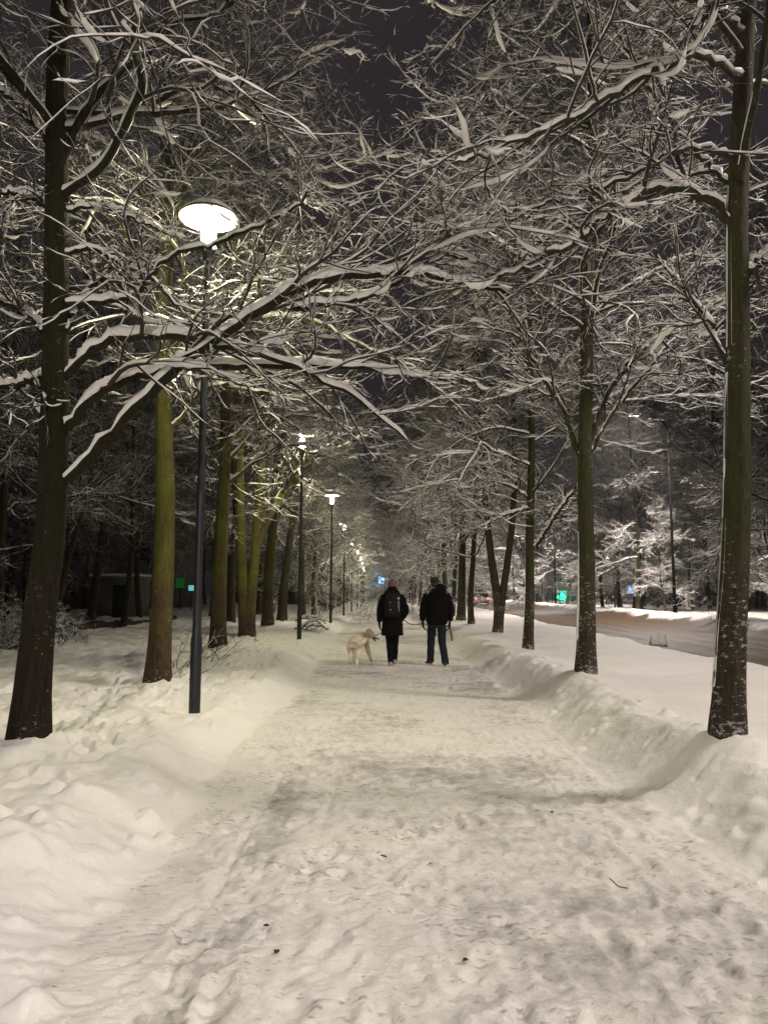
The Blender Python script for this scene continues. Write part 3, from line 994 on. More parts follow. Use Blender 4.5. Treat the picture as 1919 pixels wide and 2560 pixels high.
# deep steps trodden into the snow left of the bank
for i in range(420):
    y = 3.2 + 22 * fr.random() ** 1.3
    x = -2.1 - abs(fr.normal(0, 2.6))
    dent(x, y, fr.normal(0, .6), .07, .14, fr.uniform(.04, .09), .25)
for i in range(2600):
    y = 1.9 + 14 * fr.random() ** 1.3; s = .012 + .06 * fr.random() ** 2.2
    x = float(x_left(y)) - fr.uniform(-.06, 1.6) if fr.random() < .68 else float(x_right(y)) + fr.uniform(-.06, .9)
    dent(x, y, fr.uniform(0, PI), s, s * fr.uniform(.8, 1.5), -s * fr.uniform(.25, .55), -.05)
for i in range(90):
    y = 2.8 + 9 * fr.random(); x = float(x_right(y)) + fr.uniform(.15, .9); s = fr.uniform(.03, .08)
    dent(x, y, fr.uniform(0, PI), s, s * 1.3, fr.uniform(.006, .02), .3)
# sledge or pram tracks on the left of the path
for c, dep in ((-.80, .014), (-.62, .010), (-.36, .007)):
    cx = c + .05 * vn(AY / 1.5, AY * 0, 88) + .012 * AY
    w = np.exp(-((GX - cx[:, None]) / .022) ** 2) * (sst(1.2, 1.6, GY) * (1 - sst(6.0, 7.5, GY)))
    GZ -= dep * w * (.6 + .8 * (vn(GX * 0 + 2, GY / .35, 89) + .5))

XL, XR, RN, RF = x_left(GY), x_right(GY), road_near(GY), road_far(GY)
on_path = sst(-.12, .1, GX - XL) * (1 - sst(-.1, .12, GX - XR))
grime = on_path * (.05 + .36 * (vn(GX / .9, GY / 1.1, 91) + .5) ** 1.5 + .25 * (vn(GX / .25, GY / .25, 92)))
grime += .55 * np.exp(-((GX + .70 - .012 * GY) / .16) ** 2) * (vn(GX / .2, GY / .5, 93) > -.05) * (1 - sst(6, 9, GY)) * (vn(GX * 0, GY / .8, 95) + .6)
_u = (GX - RN) / np.maximum(RF - RN, .1)
for c in (.2, .42, .62, .84): grime += .8 * np.exp(-((_u - c - .012 * vn(GY / 3, GY * 0, 97)) / .028) ** 2) * (_u > 0) * (vn(GX * 0 + c, GY / 2.2, 98) + .75)
grime = np.clip(grime, 0, 1)
brown = sst(-.15, .15, GX - RN) * (1 - sst(.5, 1.15, GX - RF - .5 * vn(GX / 2, GY / 1.5, 94)))
brown = brown + .5 * sst(-1.1, -.1, GX - RN) * (vn(GX / .16, GY / .16, 96) > .33) * (1 - brown)
brown = np.clip(brown, 0, 1)
ny, nx = GX.shape
V = np.stack([GX, GY, GZ], -1).reshape(-1, 3)
idx = np.arange(ny * nx).reshape(ny, nx)
F = np.stack([idx[:-1, :-1], idx[:-1, 1:], idx[1:, 1:], idx[1:, :-1]], -1)
cx = (GX[:-1, :-1] + GX[1:, 1:]) / 2; cy = (GY[:-1, :-1] + GY[1:, 1:]) / 2
mp = (cx > x_left(cy)) & (cx < x_right(cy)) & (cy < 330)
mr = (cx > road_near(cy)) & (cx < road_far(cy)) & (cy < 400)
for name, msk, mat in (('snow_ground', ~(mp | mr), SNOW_G), ('path', mp, SNOW_P), ('road', mr, ROAD_M)):
    f = F[msk].reshape(-1, 4)
    used, inv = np.unique(f, return_inverse=True)
    me = np_mesh(name, V[used], inv.reshape(-1, 4))
    for an, arr in (('grime', grime), ('brown', brown)):
        a = me.attributes.new(an, 'FLOAT', 'POINT'); a.data.foreach_set('value', arr.reshape(-1)[used].astype(np.float32))
    o = link(name, me, mat)
    tag(o, kind='structure')
del V, F, GX, GY, XL, XR, RN, RF
# ------------------------------------------------------------------ lamps
POLE = simple('lamp_black_paint', (.010, .012, .016), .42, nscale=14, namt=.3, bump=.12, bscale=90)
STEEL = simple('galvanised_steel', (.10, .105, .11), .5, .6, nscale=8, namt=.2)
GLOW = simple('lamp_glass_glow', (1, .95, .8), .3, emit=(1.0, .93, .66), es=60)
DISH = simple('lamp_reflector_white', (.85, .85, .80), .4)


def lathe(prof, sides=28):
    """prof: list of (r, z)"""
    p = PB(); p.ell([(0, 0, z, r, r) for r, z in prof], sides); return p


def make_path_lamp():
    o = empty('street_lamp', (0, 0, 0))
    lathe([(.060, -.3), (.060, .0), (.060, .75), (.058, .78), (.046, .84), (.044, 1.2), (.036, 4.92), (.036, 4.95)], 20).build('pole', POLE, o)
    lathe([(.052, 4.93), (.056, 4.96), (.056, 5.02), (.085, 5.06), (.090, 5.09), (.07, 5.10)], 20).build('collar', POLE, o)
    b = lathe([(.050, 5.10), (.078, 5.13), (.082, 5.24), (.07, 5.36), (.02, 5.40)], 20).build('lamp_bulb', GLOW, o)
    c = PB()
    for k in range(4):
        a = PI / 4 + k * PI / 2
        c.tube([(math.cos(a) * .082, math.sin(a) * .082, 5.08), (math.cos(a) * .10, math.sin(a) * .10, 5.25), (math.cos(a) * .14, math.sin(a) * .14, 5.455)], .007, 6)
    c.build('strut', POLE, o)
    sh = lathe([(.02, 5.405), (.12, 5.43), (.29, 5.455), (.325, 5.452), (.335, 5.462), (.30, 5.50), (.16, 5.545), (.05, 5.57), (.01, 5.575)], 40)
    s_ = sh.build('lamp_shade', POLE, o)
    s_.data.materials.append(DISH)
    for p in s_.data.polygons:
        if p.normal.z < -.3 or (p.center.z < 5.458 and Vector((p.center.x, p.center.y)).length < .30): p.material_index = 1
    lathe([(.30, 5.503), (.29, 5.53), (.20, 5.60), (.06, 5.625), (.01, 5.628)], 32).build('snow_cap', SNOW_T, o)
    ld = bpy.data.lights.new('lamp_light', 'POINT'); ld.energy = PATH_LAMP_W; ld.color = PATH_LAMP_C; ld.shadow_soft_size = .11
    l = bpy.data.objects.new('lamp_light', ld); COL.objects.link(l); l.location = (0, 0, 5.235); l.parent = o
    return o


lamp_labels = ['nearest tall black path lamp, its round shade glaring among the boughs', 'second path lamp, half hidden glow above its dark pole',
               'third path lamp, at the edge of the bright boughs above the left row', 'fourth path lamp down the left side, slim pole beyond the third']
proto = make_path_lamp()
tag(proto, lamp_labels[0], 'street lamp', 'black lamps along the left edge of the footpath')
LAMPS = []
for dx, dy, y in ((420, 1537, 8.3), (646, 1382, 20.4), (714, 1335, 33), (742, 1320, 46), (759, 1312, 59), (771, 1308, 72), (779, 1305, 85)):
    LAMPS.append((float(at(dx, dy, y)[0]), y))
for k in range(5):
    LAMPS.append((LAMPS[6][0] - .05 * k, 98 + 13.0 * k))
LAMPS += [(-1.9, -4.2), (-1.9, -16.8)]
for k, (x, y) in enumerate(LAMPS):
    if k == 0:
        o = proto; o.location = (x, y, gz(x, y))
    else:
        lab = lamp_labels[k] if k < 4 else ('path lamp standing behind the viewer' if y < 0 else 'far path lamp in the shrinking line down the left of the path')
        o = copy_thing(proto, (x, y, gz(x, y)), label=lab)
    # lean of the near pole
    o.rotation_euler = (0, .004, 0)
    if y < 0:
        for ch in list(o.children):
            if ch is not None and ch.type == 'LIGHT':
                sd = bpy.data.lights.new('lamp_light', 'SPOT'); sd.energy = PATH_LAMP_W * 4.0; sd.color = (1, .90, .81)
                sd.spot_size = math.radians(180); sd.spot_blend = .07; sd.shadow_soft_size = .11
                lo = bpy.data.objects.new('lamp_light', sd); COL.objects.link(lo); lo.location = ch.location; lo.parent = o
                bpy.data.objects.remove(ch)


POLE_R = simple('road_lamp_dull_paint', (.004, .004, .005), .95, spec=.05)

LENS = simple('road_lamp_lens', (.5, .5, .48), .4, emit=(1, .93, .85), es=1.6)


def make_road_lamp():
    o = empty('road_lamp', (0, 0, 0))
    p = PB(); p.ell([(0, 0, -.3, .11, .11), (0, 0, 0, .11, .11), (0, 0, 1.0, .105, .105), (0, 0, 1.05, .085, .085), (0, 0, 10.2, .055, .055)], 16)
    p.build('pole', POLE_R, o)
    PB().tube([(0, 0, 10.1), (-.15, 0, 10.6), (-.6, 0, 10.9), (-1.5, 0, 11.05)], [.05, .045, .04, .035], 10).build('arm', POLE_R, o)
    PB().box((-1.85, 0, 11.07), (.75, .26, .10), taper=.8).build('lamp_housing', STEEL, o, bevel=.02)
    PB().box((-1.88, 0, 11.005), (.5, .20, .02)).build('lamp_lens', LENS, o)
    ld = bpy.data.lights.new('lamp_light', 'SPOT'); ld.energy = ROAD_LAMP_W; ld.color = ROAD_LAMP_C; ld.shadow_soft_size = 1.2
    ld.spot_size = math.radians(150); ld.spot_blend = .5
    l = bpy.data.objects.new('lamp_light', ld); COL.objects.link(l); l.location = (-1.88, 0, 10.97); l.parent = o
    l.rotation_euler = (0, math.radians(14), 0)
    return o


rl = make_road_lamp()
tag(rl, 'tall dark road lamp pole standing in the snowbank across the road', 'street lamp', 'tall road lamps beyond the road')
for k, y in enumerate((42, 5.8, 78, 113, 148, -22)):
    x = road_far(y) + 2.4 + (.4 if y == 42 else 0)
    if k == 0: rl.location = (float(x), y, gz(x, y))
    else:
        c_ = copy_thing(rl, (float(x), y, gz(x, y)), label={5.8: 'road lamp beyond the right edge of the view', 78: 'slim far road lamp pole near the green glow', -22: 'road lamp behind the viewer'}.get(y, 'faint road lamp far along the road'))
        if y < 10:
            for ch in c_.children:
                if ch is not None and ch.type == 'LIGHT': ch.data = ch.data.copy(); ch.data.energy = ROAD_LAMP_W * (.55 if y > 0 else 1.2)
for (x, y, lab) in ((20.5, 36, 'added fill lamp among the trees beyond the road, nearest of those in the park'), (23.5, 62, 'park lamp on a thin pole behind the snow-covered dark car'), (27, 88, 'added fill lamp deep among the trees beyond the road')):  # first and last added to brighten the park; the middle pole is real
    o = copy_thing(proto, (x, y, gz(x, y)), label=lab)
    o['group'] = 'lamps in the park beyond the road'
# ------------------------------------------------------------------ shrubs, twigs, fallen boughs
def shrub(name, loc, n, L, seed, label, cat='bush', k2=6, k3=4, snow=.012, spread=.5, lean=(0, 0), r=.008, group=None, fine=.0022, hangs=.3, mat=None):
    rng = np.random.default_rng(seed)
    P = np.zeros((n, 3)); P[:, :2] = rng.normal(size=(n, 2)) * spread * .25; P[:, 2] = -.05
    az = rng.uniform(0, 2 * PI, n); el = rng.uniform(.7, 1.4, n)
    D = np.stack([np.cos(az) * np.cos(el) + lean[0], np.sin(az) * np.cos(el) + lean[1], np.sin(el)], -1)
    P1, R1 = grow(P, D, L * rng.uniform(.6, 1.1, n), np.full(n, r), np.full(n, fine * .6), 12, .13, rng.normal(-.03, .02, n), rng)
    gc, gs = Geo(), Geo()
    tubes(gc, P1, R1, 5); snow_on(gs, P1, R1, snow, .7, rng)
    P2, R2 = spawn(P1, R1, k2, .2, .7, .5, rng, 7, .18, .0, fine)
    tubes(gc, P2, R2, 4); snow_on(gs, P2, R2, snow * .8, .7, rng, 4); hanging(gs, P2, R2, hangs, .03, rng)
    if k3:
        P3, R3 = spawn(P2, R2, k3, .2, .7, .5, rng, 4, .2, .0, fine * .8, lmin=.05)
        tubes(gc, P3, R3, 3); snow_on(gs, P3, R3, snow * .6, .6, rng, 4)
    o = empty(name, loc); tag(o, label, cat, group)
    link('stem', gc.mesh('stem'), mat or TWIG, o); link('snow_cover', gs.mesh('snow_cover'), SNOW_T, o)
    return o


def ground_pt(dx, dy, lo=3):
    x, y, z = on_ground(dx, dy, lo)
    return (x, y, gz(x, y))


shrub('bush', ground_pt(22, 1400, 7), 60, 1.35, 301, 'dense snowy bush at the left edge beside the big dark trunk', k2=9, k3=6, snow=.022, spread=1.6, r=.012, fine=.003)
shrub('bush', ground_pt(140, 1388, 7), 16, .9, 302, 'thin leafless bush at the foot of the red-brown leaning trunk', k2=7, k3=3, spread=.7, fine=.004, r=.009)
shrub('bush', ground_pt(215, 1350, 9), 10, .6, 303, 'low sparse bush in the snow before the grey shed', k2=6, k3=3, spread=.9, fine=.005)
shrub('sapling', ground_pt(400, 1470, 6), 4, 1.15, 304, 'thin bare sapling beside the left of the nearest lamp pole', 'sapling', k2=5, k3=2, snow=.005, spread=.35, lean=(-.15, 0), fine=.0022)
shrub('sapling', ground_pt(452, 1425, 8), 5, .95, 305, 'thin bare sapling between the nearest lamp pole and the dark trunk', 'sapling', k2=5, k3=2, snow=.005, spread=.5, lean=(.3, 0), fine=.0028)
shrub('twig', ground_pt(548, 1386, 9), 3, .35, 306, 'tiny bare twig poking out of the snow by the forked trunk', 'twig', k2=3, k3=0, snow=.004, spread=.1, fine=.004)
shrub('sapling', ground_pt(690, 1345, 12), 3, .9, 307, 'spindly sapling standing behind the heap of fallen boughs', 'sapling', k2=4, k3=0, snow=.003, spread=.3, fine=.005)
shrub('sapling', ground_pt(384, 1440, 7), 3, .8, 308, 'drooping thin stem by the foot of the moss-green trunk', 'sapling', k2=4, k3=2, snow=.004, spread=.3, lean=(.8, 0), fine=.002)

# heap of fallen boughs by the second lamp
bx, by, bz = ground_pt(672, 1362, 10)
o = empty('bough_heap', (bx, by, bz)); tag(o, 'heap of broken dark boughs under snow, right of the second lamp pole', 'branch pile')
rb = np.random.default_rng(8)
g, s = Geo(), Geo()
PP = np.array([[(-.55, 0, .35), (-.2, 0, .42), (.15, .05, .32), (.55, .1, .02)], [(-.6, .1, .05), (-.2, .1, .16), (.3, .1, .15), (.6, .15, .02)],
               [(-.5, 0, .02), (-.1, 0, .28), (.25, 0, .38), (.5, 0, .36)], [(-.45, .2, .5), (0, .2, .45), (.3, .2, .4), (.48, .2, .22)],
               [(-.4, -.1, .3), (-.3, -.1, .1), (-.1, -.1, .02), (.2, -.1, .05)], [(-.2, -.1, .02), (.05, -.1, .2), (.2, -.1, .12), (.35, -.1, .18)]], dtype=float)
B1 = np.array([resample(p, 14, rb, .012) for p in PP]); RR = np.full(B1.shape[:2], .034) * np.linspace(1, .45, 15)
tubes(g, B1, RR, 7, .08, rb); snow_on(s, B1, RR, .05, .85, rb)
B2, R2 = spawn(B1, RR, 4, .2, .9, .35, rb, 5, .2, .02, .006)
tubes(g, B2, R2, 4); snow_on(s, B2, R2, .03, .7, rb, 4)
link('branch', g.mesh('branch'), TWIG, o); link('snow_cover', s.mesh('snow_cover'), SNOW_T, o)

# dark beam standing in for a band of shade on the snow
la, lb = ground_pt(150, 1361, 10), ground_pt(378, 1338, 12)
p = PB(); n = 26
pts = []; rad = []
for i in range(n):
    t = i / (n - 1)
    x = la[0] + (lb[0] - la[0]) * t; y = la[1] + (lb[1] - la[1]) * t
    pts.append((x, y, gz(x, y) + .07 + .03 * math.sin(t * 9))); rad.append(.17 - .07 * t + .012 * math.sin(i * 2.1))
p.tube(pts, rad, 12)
tag(p.build('shade_beam', BARK_D), 'long dark beam standing in for a shadow band on the snow between the trunks of the left wood', 'shade_beam')

# snow lump at the kerb
lx, ly, lz = ground_pt(1425, 1394, 10)
p = PB()
for (ox, oz, r, h, sd) in ((-.13, .0, .17, .26, 1), (.12, .02, .17, .30, 2)):
    rings = []
    for k in range(9):
        a = k / 8 * PI * .5
        rr = r * math.cos(a) ** .6 if k < 8 else .01
        zz = h * math.sin(a)
        rings.append([(ox + rr * math.cos(b) * (1 + .13 * math.sin(3 * b + sd + k * .3)), rr * .8 * math.sin(b) * (1 + .1 * math.sin(2 * b + sd)), -.04 + zz) for b in [2 * PI * q / 18 for q in range(18)]])
    p.loft(rings)
o = p.build('snow_lump', SNOW_T); o.location = (lx - .1, ly - .1, lz + .07); o.scale = (.85, .85, 1.25)
tag(o, 'cream-white lump of snow in two humps at the near edge of the road', 'snow lump')

# dark scraps on the trodden snow
SCRAP = simple('dead_leaf', (.03, .022, .016), .8)
proto_s = None
for i, (dx, dy) in enumerate(((575, 2003), (598, 2060), (828, 1853), (930, 1868), (1190, 1757), (1005, 2078))):
    x, y, z = ground_pt(dx, dy, 2)
    if proto_s is None:
        rings = []
        for k in range(7):
            t = k / 6; w = .001 + .017 * math.sin(PI * t) ** .7
            rings.append([(-.028 + .056 * t, w, .006 + .012 * math.sin(PI * t)), (-.028 + .056 * t, 0, .003 + .004 * t), (-.028 + .056 * t, -w, .007 + .006 * t), (-.028 + .056 * t, 0, .006 + .004 * t)])
        o = PB().loft(rings).build('dead_leaf', SCRAP)
        tag(o, 'small dark curled leaf scrap lying on the trodden snow of the path', 'leaf', 'dark leaf scraps on the path'); proto_s = o
    else:
        o = proto_s.copy(); COL.objects.link(o)
    o.location = (x, y, z + .003); o.rotation_euler = (0, 0, i * 1.3); k = .5 + .3 * ((i * 37) % 5) / 5; o.scale = (k, k, k)
x, y, z = ground_pt(1340, 1918, 2)
tag(PB().tube([(x - .045, y + .03, z + .035), (x - .01, y, z + .006), (x + .03, y - .015, z + .004)], .0028, 5).build('broken_twig', SCRAP),
    'short broken black twig lying on the path right of centre', 'twig')

# ------------------------------------------------------------------ vehicles
TYRE = simple('tyre_rubber', (.015, .015, .016), .8)
GLASS_D = simple('dark_car_glass', (.012, .013, .016), .12)
RIM = simple('wheel_rim', (.25, .25, .26), .4, .8)
RED_L = simple('tail_lamp_red', (.5, .03, .02), .3, emit=(1, .10, .04), es=5)
RED_OFF = simple('tail_lamp_unlit', (.25, .02, .02), .3)
PLATE = simple('number_plate', (.6, .6, .6), .5)


def make_car(paint, L=4.5, Wd=1.84, H=1.62, lights=RED_OFF, snow=.06, van=False):
    o = empty('parked_car', (0, 0, 0))
    h = Wd / 2
    p = PB()
    prof = [(-L / 2, .48, .92, .80), (-L / 2 + .06, .36, .99, .95), (-L / 2 + .5, .30, 1.02, 1.0), (0, .28, 1.0, 1.0), (L / 2 - 1.3, .30, .98, 1.0), (L / 2 - .45, .32, .88, .96), (L / 2 - .06, .38, .76, .88), (L / 2, .46, .68, .72)]
    rings = []
    for (y, z0, z1, k) in prof:
        w = h * k
        rings.append([(-w * .92, y, z0), (w * .92, y, z0), (w, y, z0 + .14), (w * 1.0, y, z1 - .18), (w * .93, y, z1), (w * .5, y, z1 + .02), (-w * .5, y, z1 + .02), (-w * .93, y, z1), (-w, y, z1 - .18), (-w, y, z0 + .14)])
    p.loft(rings).build('body', paint, o, bevel=.02)
    f = L / 2 - (1.0 if van else 1.35)
    p = PB()
    gl = [(-L / 2 + .08, .98, .99, .85), (-L / 2 + .30, .97, H - .07, .74), (-L / 2 + .8, .97, H - .03, .78), (f - .85, .97, H - .04, .78), (f - .55, .97, H - .12, .76), (f, .96, .98, .86)]
    rings = [[(-h * .93 * (1 if i not in (0, 5) else .98), y, z0), (h * .93, y, z0), (h * k, y, z1), (-h * k, y, z1)] for i, (y, z0, z1, k) in enumerate(gl)]
    p.loft(rings).build('window', GLASS_D, o)
    p = PB()
    rings = [[(-h * k, y, z), (h * k, y, z), (h * k * .9, y, z + .035), (-h * k * .9, y, z + .035)] for (y, z, k) in ((-L / 2 + .22, H - .10, .74), (-L / 2 + .40, H - .05, .77), (0, H - .03, .79), (f - .8, H - .06, .79), (f - .58, H - .13, .76))]
    p.loft(rings).build('roof', paint, o, bevel=.01)
    for sx in (-1, 1):
        for (y0, y1, zt) in ((-L / 2 + .22, -L / 2 + .50, H - .06), (-.15, -.05, H - .03), (f - .62, f - .02, H - .12)):
            w0, w1 = h * .935, h * .79
            zb = .98
            if y0 > 0.2: a, b, c, d = (w0, y1 - .08), (w0, y1 + .02), (w1, y0), (w1, y0 - .1)
            else: a, b, c, d = (w0, y0 - .02), (w0, y1), (w1, y1), (w1, y0 + .02)
            q = PB()
            q.loft([[(sx * (a[0] - .0), a[1], zb), (sx * b[0], b[1], zb), (sx * (b[0] + .014), b[1], zb), (sx * (a[0] + .014), a[1], zb)],
                    [(sx * d[0], d[1], zt), (sx * c[0], c[1], zt), (sx * (c[0] + .014), c[1], zt), (sx * (d[0] + .014), d[1], zt)]])
            q.build('pillar', paint, o)
        for yy in (-L / 2 + .85, L / 2 - .85):
            w = PB(); n = 20
            rings = []
            for xx, r in ((-.10, .27), (-.09, .325), (.09, .325), (.10, .27)):
                rings.append([(sx * (h - .11) + xx, yy + r * math.cos(a), .33 + r * math.sin(a)) for a in [2 * PI * k / n for k in range(n)]])
            t = w.loft(rings).build('wheel', TYRE, o)
            PB().loft([[(sx * (h - .005) + xx, yy + r * math.cos(a), .33 + r * math.sin(a)) for a in [2 * PI * k / 16 for k in range(16)]] for xx, r in ((-.01 * sx, .20), (.002 * sx, .19))]).build('rim', RIM, t)
        PB().box((sx * (h - .16), -L / 2 + .015, .90), (.26, .10, .22)).build('tail_light', lights, o, bevel=.02)
        PB().box((sx * (h - .20), L / 2 - .075, .64), (.32, .14, .13)).build('headlight', PLATE, o, bevel=.02)
        PB().box((sx * (h + .09), f - .25, 1.04), (.17, .10, .13)).build('mirror', paint, o, bevel=.03)
    PB().box((0, -L / 2 - .02, .74), (.52, .02, .12)).build('number_plate', PLATE, o)
    PB().box((0, -L / 2 - .01, .42), (Wd * .86, .14, .18)).build('bumper', TYRE, o, bevel=.03)
    if snow:
        q = PB()
        q.loft([[(-h * k, y, z), (h * k, y, z), (h * k * .8, y, z + snow), (0, y, z + snow * 1.25), (-h * k * .8, y, z + snow)] for (y, z, k) in ((-L / 2 + .30, H - .03, .70), (-L / 2 + .45, H, .76), (0, H + .008, .78), (f - .8, H - .02, .77), (f - .62, H - .10, .70))])
        if snow > .05:
            q.loft([[(-h * k, y, z), (h * k, y, z), (h * k * .8, y, z + snow), (-h * k * .8, y, z + snow)] for (y, z, k) in ((f + .1, 1.0, .80), (f + .5, .985, .88), (L / 2 - .5, .91, .86), (L / 2 - .2, .84, .76))])
        q.build('snow_cover', SNOW_T, o)
    return o


def put_car(o, dx, dy, Y, rz, name, label, cat='car'):
    w = at(dx, dy, Y)
    o.location = (w[0], w[1], max(gz(w[0], w[1]) - .02, .0)); o.rotation_euler = (0, 0, rz); o.name = name
    tag(o, label, cat)


put_car(make_car(simple('car_paint_silver', (.32, .30, .29), .35, .5), lights=RED_L, snow=.03), 1038, 1309, 99, math.radians(-3.8), 'moving_car', 'light car driving away on the snowy road with its red tail lamps lit')
put_car(make_car(simple('car_paint_black', (.015, .016, .018), .3), L=4.7, H=1.75, snow=.16), 1424, 1310, 70, math.radians(66), 'parked_car', 'dark off-road car under thick snow, parked between trunks in the park', 'car')
put_car(make_car(simple('car_paint_white', (.45, .45, .46), .35), snow=.12), 1525, 1310, 76, math.radians(78), 'parked_car', 'pale car parked behind the thick trunks near the right edge', 'car')
put_car(make_car(simple('car_paint_orange', (.60, .22, .03), .4), L=4.4, H=1.85, Wd=1.85, snow=.05, van=True), 669, 1303, 100, math.radians(-8), 'parked_car', 'orange car parked beyond the left row, seen between two trunks', 'car')

# ------------------------------------------------------------------ glows and small signs far off
GREEN = simple('green_bulbs', (.1, .5, .3), .4, emit=(0.02, 1.0, .48), es=2.6)
w = at(1213, 1304, 112); gzz = gz(w[0], w[1])
o = empty('light_tree', (w[0], w[1], gzz)); tag(o, 'small tree wrapped in glowing green lights beyond the road', 'light tree')
PB().tube([(0, 0, 0), (0, 0, 2.9)], [.07, .03], 8).build('trunk', BARK_D, o)
rg = np.random.default_rng(4); q = PB()
for (cz, R, n) in ((.75, .95, 70), (1.6, .66, 44), (2.55, .5, 36)):
    for i in range(n):
        v = rg.normal(size=3); v /= np.linalg.norm(v)
        c = v * R * rg.uniform(.35, 1) * np.array((1, 1, .62)) + np.array((0, 0, cz)); r = .075
        q.ell([(c[0], c[1], c[2] - r, .01, .01), (c[0], c[1], c[2], r, r), (c[0], c[1], c[2] + r, .01, .01)], 5)
q.build('bulbs', GREEN, o)
ld = bpy.data.lights.new('green_light', 'POINT'); ld.energy = 260; ld.color = (.03, 1, .5); ld.shadow_soft_size = .9
l = bpy.data.objects.new('green_light', ld); COL.objects.link(l); l.location = (0, 0, 1.5); l.parent = o

BLUE = simple('blue_lamp', (.1, .2, .8), .4, emit=(.08, .22, 1.0), es=6)
for (dx, y0, y1, Y, wd, mat, post, lab, cat, nm) in (
        (1361, 1266, 1282, 105, .5, BLUE, True, 'small glowing blue sign on a post among the park trees', 'sign', 'lit_sign'),
        (1328, 1256, 1261, 90, .35, simple('pale_teal_lamp', (.5, .8, .8), .4, emit=(.5, 1, .95), es=4), True, 'pale teal lamp globe glowing between the park trunks', 'lamp', 'globe_lamp'),
        (831, 1247, 1262, 203, 3.4, simple('pale_blue_screen', (.3, .6, .8), .4, emit=(.32, .7, .9), es=.4), True, 'pale blue lit board at the far end of the avenue', 'sign', 'lit_sign'),
        (895, 1276, 1284, 150, .5, BLUE, True, 'tiny blue lamp far off beside the man\'s right shoulder', 'lamp', 'blue_lamp'),
        (413, 1264, 1276, 60, .42, simple('cyan_screen', (.4, .8, .8), .4, emit=(.2, .7, .75), es=.35), True, 'small cyan lit board low behind the nearest lamp pole', 'sign', 'lit_sign'),
        (567, 1262, 1296, 75, .45, simple('yellow_panel', (.35, .42, .02), .4, emit=(.42, .52, .02), es=.5), False, 'narrow upright yellow-green lit panel behind the forked trunk', 'sign', 'lit_sign'),
        (658, 1252, 1278, 82, .22, simple('lime_panel', (.35, .6, .15), .4, emit=(.45, .7, .2), es=.6), True, 'thin lime-green lit strip right of the second lamp pole', 'sign', 'lit_sign'),
        (389, 1248, 1270, 62, .7, simple('green_foliage_glow', (.05, .35, .08), .4, emit=(.03, .4, .05), es=.05), True, 'glowing green panel standing in for green-lit foliage just right of the moss-green trunk', 'sign', 'lit_sign')):  # glowing panel takes the place of foliage lit green
    a, b = at(dx, y1, Y), at(dx, y0, Y)
    g0 = gz(a[0], a[1])
    o = empty(nm, (a[0], a[1], g0)); tag(o, lab, cat)
    z0 = max(a[2], g0 + .05) - g0; z1 = max(b[2] - g0, z0 + .3)
    PB().box((0, 0, (z0 + z1) / 2), (wd, .10, z1 - z0)).build('panel', mat, o, bevel=.03)
    PB().box((0, .07, (z0 + z1) / 2), (wd + .08, .05, z1 - z0 + .08)).build('backing', POLE, o)
    if post: PB().tube([(0, .12, -.2), (0, .12, z1)], .05, 8).build('post', POLE, o)
    if Y > 200:
        ld = bpy.data.lights.new('board_light', 'POINT'); ld.energy = 1800; ld.color = (.45, .65, 1); ld.shadow_soft_size = 1
        l = bpy.data.objects.new('board_light', ld); COL.objects.link(l); l.location = (0, -1.5, z1); l.parent = o

# ------------------------------------------------------------------ dark buildings behind the left wood
CONC = simple('grey_render_wall', (.16, .15, .145), .9, nscale=1.2, namt=.25, bump=.3, bscale=8)
BRICK = simple('red_brown_wall', (.13, .065, .045), .9, nscale=2, namt=.3)
WIN = simple('dark_window', (.02, .024, .03), .15)


def block(name, x0, x1, y, depth, h, nx, nz, label, mat, cat='building'):
    o = empty(name, ((x0 + x1) / 2, y, .1)); tag(o, label, cat)
    w = x1 - x0
    PB().box((0, depth / 2, h / 2), (w, depth, h)).build('wall', mat, o)
    PB().box((0, depth / 2, h + .15), (w + .5, depth + .5, .3)).build('roof', CONC, o)
    for i in range(nx):
        cx_ = -w / 2 + (i + .5) * w / nx
        for k in range(nz):
            cz_ = 1.9 + k * 2.9
            if cz_ + 1 > h: continue
            f = PB().box((cx_, -.02, cz_), (w / nx * .52, .10, 1.5)).build('window', CONC, o)
            PB().box((cx_, -.045, cz_), (w / nx * .46, .08, 1.36)).build('pane', WIN, f)
    for i in range(nx + 1):
        cx_ = -w / 2 + i * w / nx
        PB().box((min(max(cx_, -w / 2 + .16), w / 2 - .16), -.10, h / 2), (.3, .22, h)).build('column', CONC, o)
    return o


block('apartment_block', -44, -17.5, 64, 12, 14.5, 9, 5, 'dark apartment block with pale columns, hidden behind the left wood', CONC)
sh = empty('shed', (-14.1, 42.5, gz(-14.1, 42.5))); tag(sh, 'low grey shed standing on the snow behind the left wood', 'shed')
PB().box((0, 1.2, 1.0), (2.6, 2.4, 2.2)).build('wall', CONC, sh)
PB().box((0, 1.2, 2.19), (2.8, 2.6, .16)).build('roof', CONC, sh)
PB().box((.4, -.02, .9), (.85, .06, 1.8)).build('door', WIN, sh)
PB().box((0, 1.2, 2.35), (2.75, 2.55, .15)).build('snow_cover', SNOW_T, sh, bevel=.06)
block('brick_kiosk', -11.5, -7.8, 92, 5, 3.4, 3, 1, 'low red-brown building seen dimly between the left trunks', BRICK)
